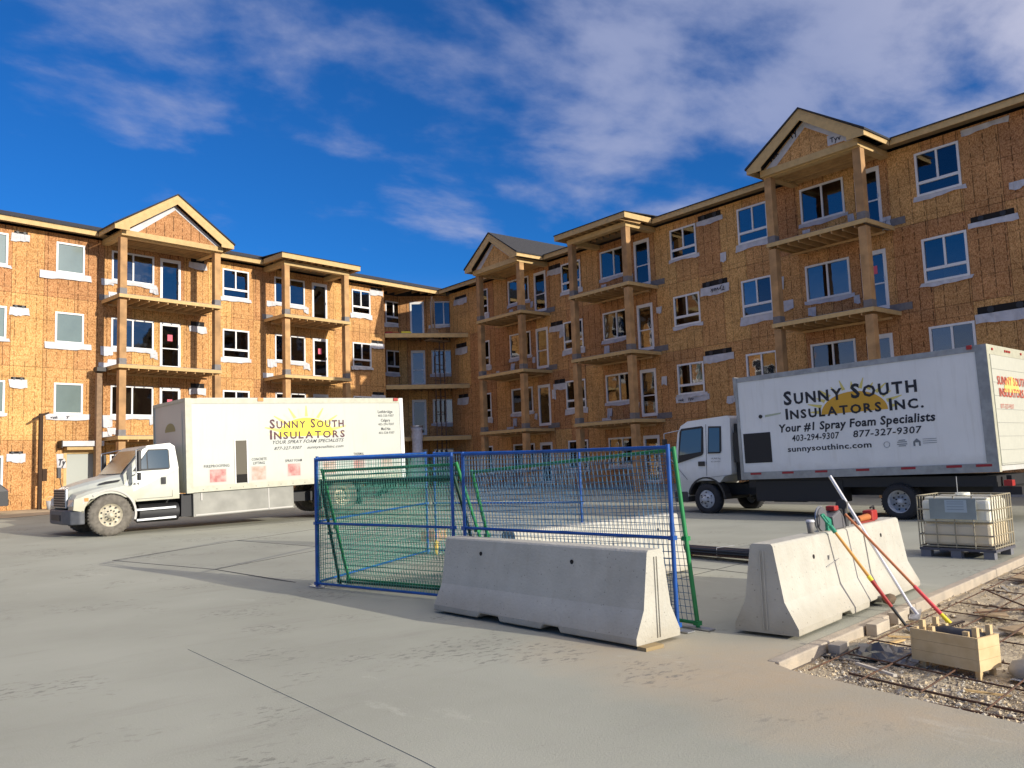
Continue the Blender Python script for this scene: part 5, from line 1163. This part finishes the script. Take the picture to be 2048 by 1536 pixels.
m = MB(); m.tube((0,0,0),(0,0,.20),.035,12,.03); m.build('motor_body', BLKP, gt); m = MB(); m.box(-.05,.03,-.04,.04,.20,.26); m.build('gear_head', STEEL, gt, bevel=.01); m = MB(); m.tube((-.06,0,.23),(-.075,0,.23),.06,20); m.build('disc', mat('dark_disc',(.05,.05,.05),.7), gt)
fg = thing('green_jug', 'small green fuel jug on the barrier top in front of the saw', 'jug', (*bt(.44).to_tuple()[:2], .811), az); m = MB(); m.loft([[(-.05,-.05,0),(.05,-.05,0),(.05,.05,0),(-.05,.05,0)],[(-.05,-.05,.11),(.05,-.05,.11),(.05,.05,.11),(-.05,.05,.11)],[(-.02,-.02,.14),(.02,-.02,.14),(.02,.02,.14),(-.02,.02,.14)]]); m.build('jug_body', GRP, fg, bevel=.01); m = MB(); m.tube((0,0,.14),(0,0,.165),.018,10); m.build('cap', BLKP, fg)
ds = thing('demolition_drill', 'red and orange power drill lying on the far end of the tool barrier', 'drill', (*bt(.78).to_tuple()[:2], .811), az)
m = MB(); m.tube((-.30,0,.06),(.10,0,.07),.045,12,.055); m.build('barrel', ORANGE, ds); m = MB(); m.box(.08,.30,-.07,.07,.01,.17); m.build('motor_housing', RED, ds, bevel=.02); m = MB(); m.tube((-.48,0,.06),(-.30,0,.06),.014,8); m.build('chuck', STEEL, ds); m = MB(); m.box(-.38,.20,-.06,.06,0,.025); m.build('base_plate', mat('dark_red',(.25,.03,.02),.6), ds); m = MB(); m.path([(.28,0,.13),(.36,0,.16),(.34,0,.22),(.22,0,.20)], .016, 6); m.build('handle', BLKP, ds); ds.scale = (.8,.8,.72)

# ================================================================== wooden box planter
NW = mat('new_pine', (.66,.50,.27), .75, col2=(.58,.42,.21), vscale=9)
WB = thing('wooden_box', 'new pine board box on short legs with upright stakes, standing in the gravel', 'box', (6.46,2.70,-.12), atan2(3.19-2.70, 6.53-6.46))
# local x runs away along the long shaded face, local y points left; box occupies x 0..0.50, y -0.40..0
Lx, Ly, z0, z1 = .50, .24, .09, .305
for i in range(3):
    za, zb_ = z0+i*.080+.0015, z0+(i+1)*.080
    for (x0,x1,y0,y1) in ((0,Lx,-.0,.018),(0,Lx,-Ly-.018,-Ly),(-.018,.0-.001,-Ly-.018,.018),(Lx+.001,Lx+.018,-Ly-.018,.018)):
        m = MB(); m.box(x0,x1,y0,y1,za,zb_); m.build('board', NW, WB)
m = MB(); m.box(0.001,Lx-.001,-Ly+.001,-.001,z0+.004,z0+.02); m.build('bottom_board', NW, WB)
for (x, y) in ((.03,-.045),(Lx-.05,-.045),(.03,-Ly+.02),(Lx-.05,-Ly+.02)):
    for k in (0,1):
        m = MB(); xx = x+k*(.075 if x < .2 else -.075)
        if k == 0: m.box(xx-.018,xx+.018,y-.018,y+.018,.0,z1+.09)
        else: m.box(xx-.018,xx+.018,y-.018,y+.018,z0+.021,z1+.05)
        m.build('stake', NW, WB)
sbg = tag(MB().loft([[(x*Lx*.5, -Ly*.5+r*.15*cos(t), .0+h) for t,h in ((0,0),(1.57,.0),(3.14,0),(4.71,.0))] for x, r, h in ((0,1,0),(1,1,0))]).build('unused', CHAS), 'x', 'y'); bpy.data.objects.remove(sbg)
m = MB(); rr = [(0,.02),(.04,.07),(.12,.085),(.24,.075),(.32,.085),(.40,.06),(.43,.02)]
m.loft([[(x, r*cos(t), r*.75*sin(t)) for t in [2*pi*i/12 for i in range(12)]] for x, r in rr], sm=True)
so_ = tag(m.build('sandbag', mat('black_bag',(.035,.035,.04),.6,bump=.5,bscale=12)), 'black plastic bag lying in the wooden box', 'bag'); so_.location = WB.matrix_basis @ V((0,0,0)); 
so_.matrix_basis = Matrix.Translation((6.46,2.70,-.12)) @ Matrix.Rotation(atan2(.49,.07),4,'Z') @ Matrix.Translation((.035,-.20,.28))
# cement sack and plastic at right
m = MB(); rr = [(0,.03),(.04,.10),(.15,.13),(.3,.14),(.42,.12),(.5,.05)]
m.loft([[(x, r*1.3*cos(t), r*.62*sin(t)+.06) for t in [2*pi*i/14 for i in range(14)]] for x, r in rr], sm=True)
sk2 = tag(m.build('cement_sack', mat('grey_sack',(.33,.31,.27),.8,var=.2,bump=.7,bscale=9)), 'grey cement sack lying beside the wooden box', 'sack'); sk2.location = (6.66,2.58,-.09); sk2.rotation_euler = (0,0,radians(-62))
m = MB(); N_ = 14; rd = random.Random(8)
hts = [[rd.uniform(.0,.10) for _ in range(N_)] for _ in range(N_)]
for j in range(N_-1):
    for i in range(N_-1):
        P = lambda a, b: (a*.05, b*.055, .01+hts[b][a]*(1-abs(a-6)/8)*(1-abs(b-6)/8))
        m.add([P(i,j),P(i+1,j),P(i+1,j+1),P(i,j+1)], [(0,1,2,3)])
ps = tag(m.build('plastic_sheet', mat('clear_plastic',(.50,.53,.56),.25,spec=1), fix=False), 'crumpled clear plastic sheet at the right edge beside the sack', 'plastic sheet'); ps.location = (6.55,1.82,-.085)
m = MB(); hts = [[rd.uniform(.0,.11) for _ in range(N_)] for _ in range(N_)]
for j in range(N_-1):
    for i in range(N_-1):
        m.add([P(i,j),P(i+1,j),P(i+1,j+1),P(i,j+1)], [(0,1,2,3)])
ps = tag(m.build('plastic_sheet', mat('black_film',(.03,.032,.04),.3,spec=.9), fix=False), 'crumpled black plastic film lying in the gravel near the curb', 'plastic sheet'); ps.location = (6.45,3.18,-.085); ps.rotation_euler = (0,0,.2)
# form stakes / blocks near the curb
for i, (x, y, s, l_) in enumerate(((6.55,3.93,.10,'small timber block on the curb edge nearest the camera'),(8.05,4.16,.13,'timber block on the curb under the shovel'),(7.45,4.05,.16,'wide timber form block on the curb beside the barrier base'))):
    o = tag(MB().box(-s,s,-.05,.05,-.02,.09 if i else .06).build('timber_block', mat('weathered_block',(.50,.43,.33),.85,var=.2), bevel=.006), l_, 'wood block'); o.location = (x,y-.08,-.06); o.rotation_euler = (0,0,.125)
rk = MB(); rk.loft([[(x, r*cos(t), .8*r*sin(t)) for t in [2*pi*i/8 for i in range(8)]] for x, r in ((0,.02),(.06,.07),(.16,.06),(.24,.02))], sm=True)
o = tag(rk.build('rock', mat('brown_rock',(.13,.09,.055),.9,bump=.6,bscale=20)), 'brown stone lying on the curb below the tools', 'stone'); o.location = (8.30,4.30,.075); o.rotation_euler = (0,0,.3)
# rebar mat
RB = thing('rebar_mat', 'tied grid of rusty reinforcing bars spread in the gravel trench', 'rebar', (7,2,-.04))
rd = random.Random(11)
def bar(p, q, r=.0065, mt=RUST, sag=.012):
    m = MB(); p, q = V(p), V(q); n_ = 5; pts = [p.lerp(q, i/n_)+V((0,0,-sag*sin(pi*i/n_)+rd.uniform(-.004,.004))) for i in range(n_+1)]
    m.path([tuple(x) for x in pts], r, 6); m.build('rebar_bar', mt, RB)
for i in range(9):
    x = -1.1+i*.78+rd.uniform(-.04,.04)
    bar((x, -2.4, rd.uniform(-.02,.03)), (x+rd.uniform(.25,.5), edge2(x+7)-2.15, rd.uniform(-.02,.03)))
for i in range(8):
    y = 1.72-i*.44+rd.uniform(-.03,.03); xa = -1.35-.05*i
    bar((xa+rd.uniform(0,.15), y-.10+.0, .012), (6.2, y+.75, .012+rd.uniform(-.02,.03)))
for i in range(9):
    x = rd.uniform(0,5); y = rd.uniform(-.6,1.6); a = rd.uniform(-.6,.9); l_ = rd.uniform(.8,1.8)
    bar((x,y,.03),(x+l_*cos(a),y+l_*sin(a),.05), .009)
bar((-1.42,1.52,-.03),(-1.30,-.9,-.03),.011); bar((-1.30,-.6,-.01),(-1.1,1.4,-.02),.009)
m = MB()
for i in range(40):
    x = rd.uniform(6.0, 11.5); y = rd.uniform(2.2, min(4.3, edge2(x)-.15)); a = rd.uniform(0, pi); l_ = rd.uniform(.06,.3)
    if in_trench(x, y) and not (6.3 < x < 6.95 and 2.4 < y < 3.3):
        d_ = V((cos(a), sin(a), rd.uniform(-.1,.1)))*l_/2; c_ = V((x, y, -.072)); m.beam(c_-d_, c_+d_, rd.uniform(.015,.05), .012, i%3)
struct(tag(m.build('wood_debris', [WOODB, mat('grey_lath',(.34,.31,.26),.9), mat('dark_lath',(.14,.10,.07),.9)]), 'scattered small wood offcuts and laths lying over the gravel trench', 'debris'), 'stuff')
# scattered boards in the trench
for i, (x, y, a, l_, lb) in enumerate(((8.9,3.55,.5,.34,'short tan plywood scrap in the trench left of the rebar crossing'),(8.3,3.05,-.3,.36,'tan plywood scrap lying near the wooden box'),(11.6,4.15,.1,.7,'largest plywood sheet scrap at the right edge of the trench'),(6.1,3.30,1.05,.5,'thin pale lath lying across the near corner of the trench'))):
    o = tag(MB().box(-l_/2,l_/2,-.12 if i < 3 else -.015,.12 if i < 3 else .015,0,.018).build('plywood_scrap', mat('old_plywood',(.46,.33,.19),.85,var=.35,vscale=8) if i < 3 else mat('pale_lath',(.55,.50,.42),.8)), lb, 'wood scrap'); o.location = (x,y,-.055); o.rotation_euler = (rd.uniform(-.1,.1), rd.uniform(-.1,.1), a)

bpy.context.view_layer.update()
for o in bpy.data.objects:
    if o.type == 'MESH' and o.parent and o.name.split('.')[0] in ('lettering','wrap_lettering','company_name','badge','rivet','wire_mesh','door_seam','interior_structure'): o['kind'] = 'stuff'
for o in list(bpy.data.objects):
    if o.type == 'MESH' and o.name.startswith('unused'): bpy.data.objects.remove(o)
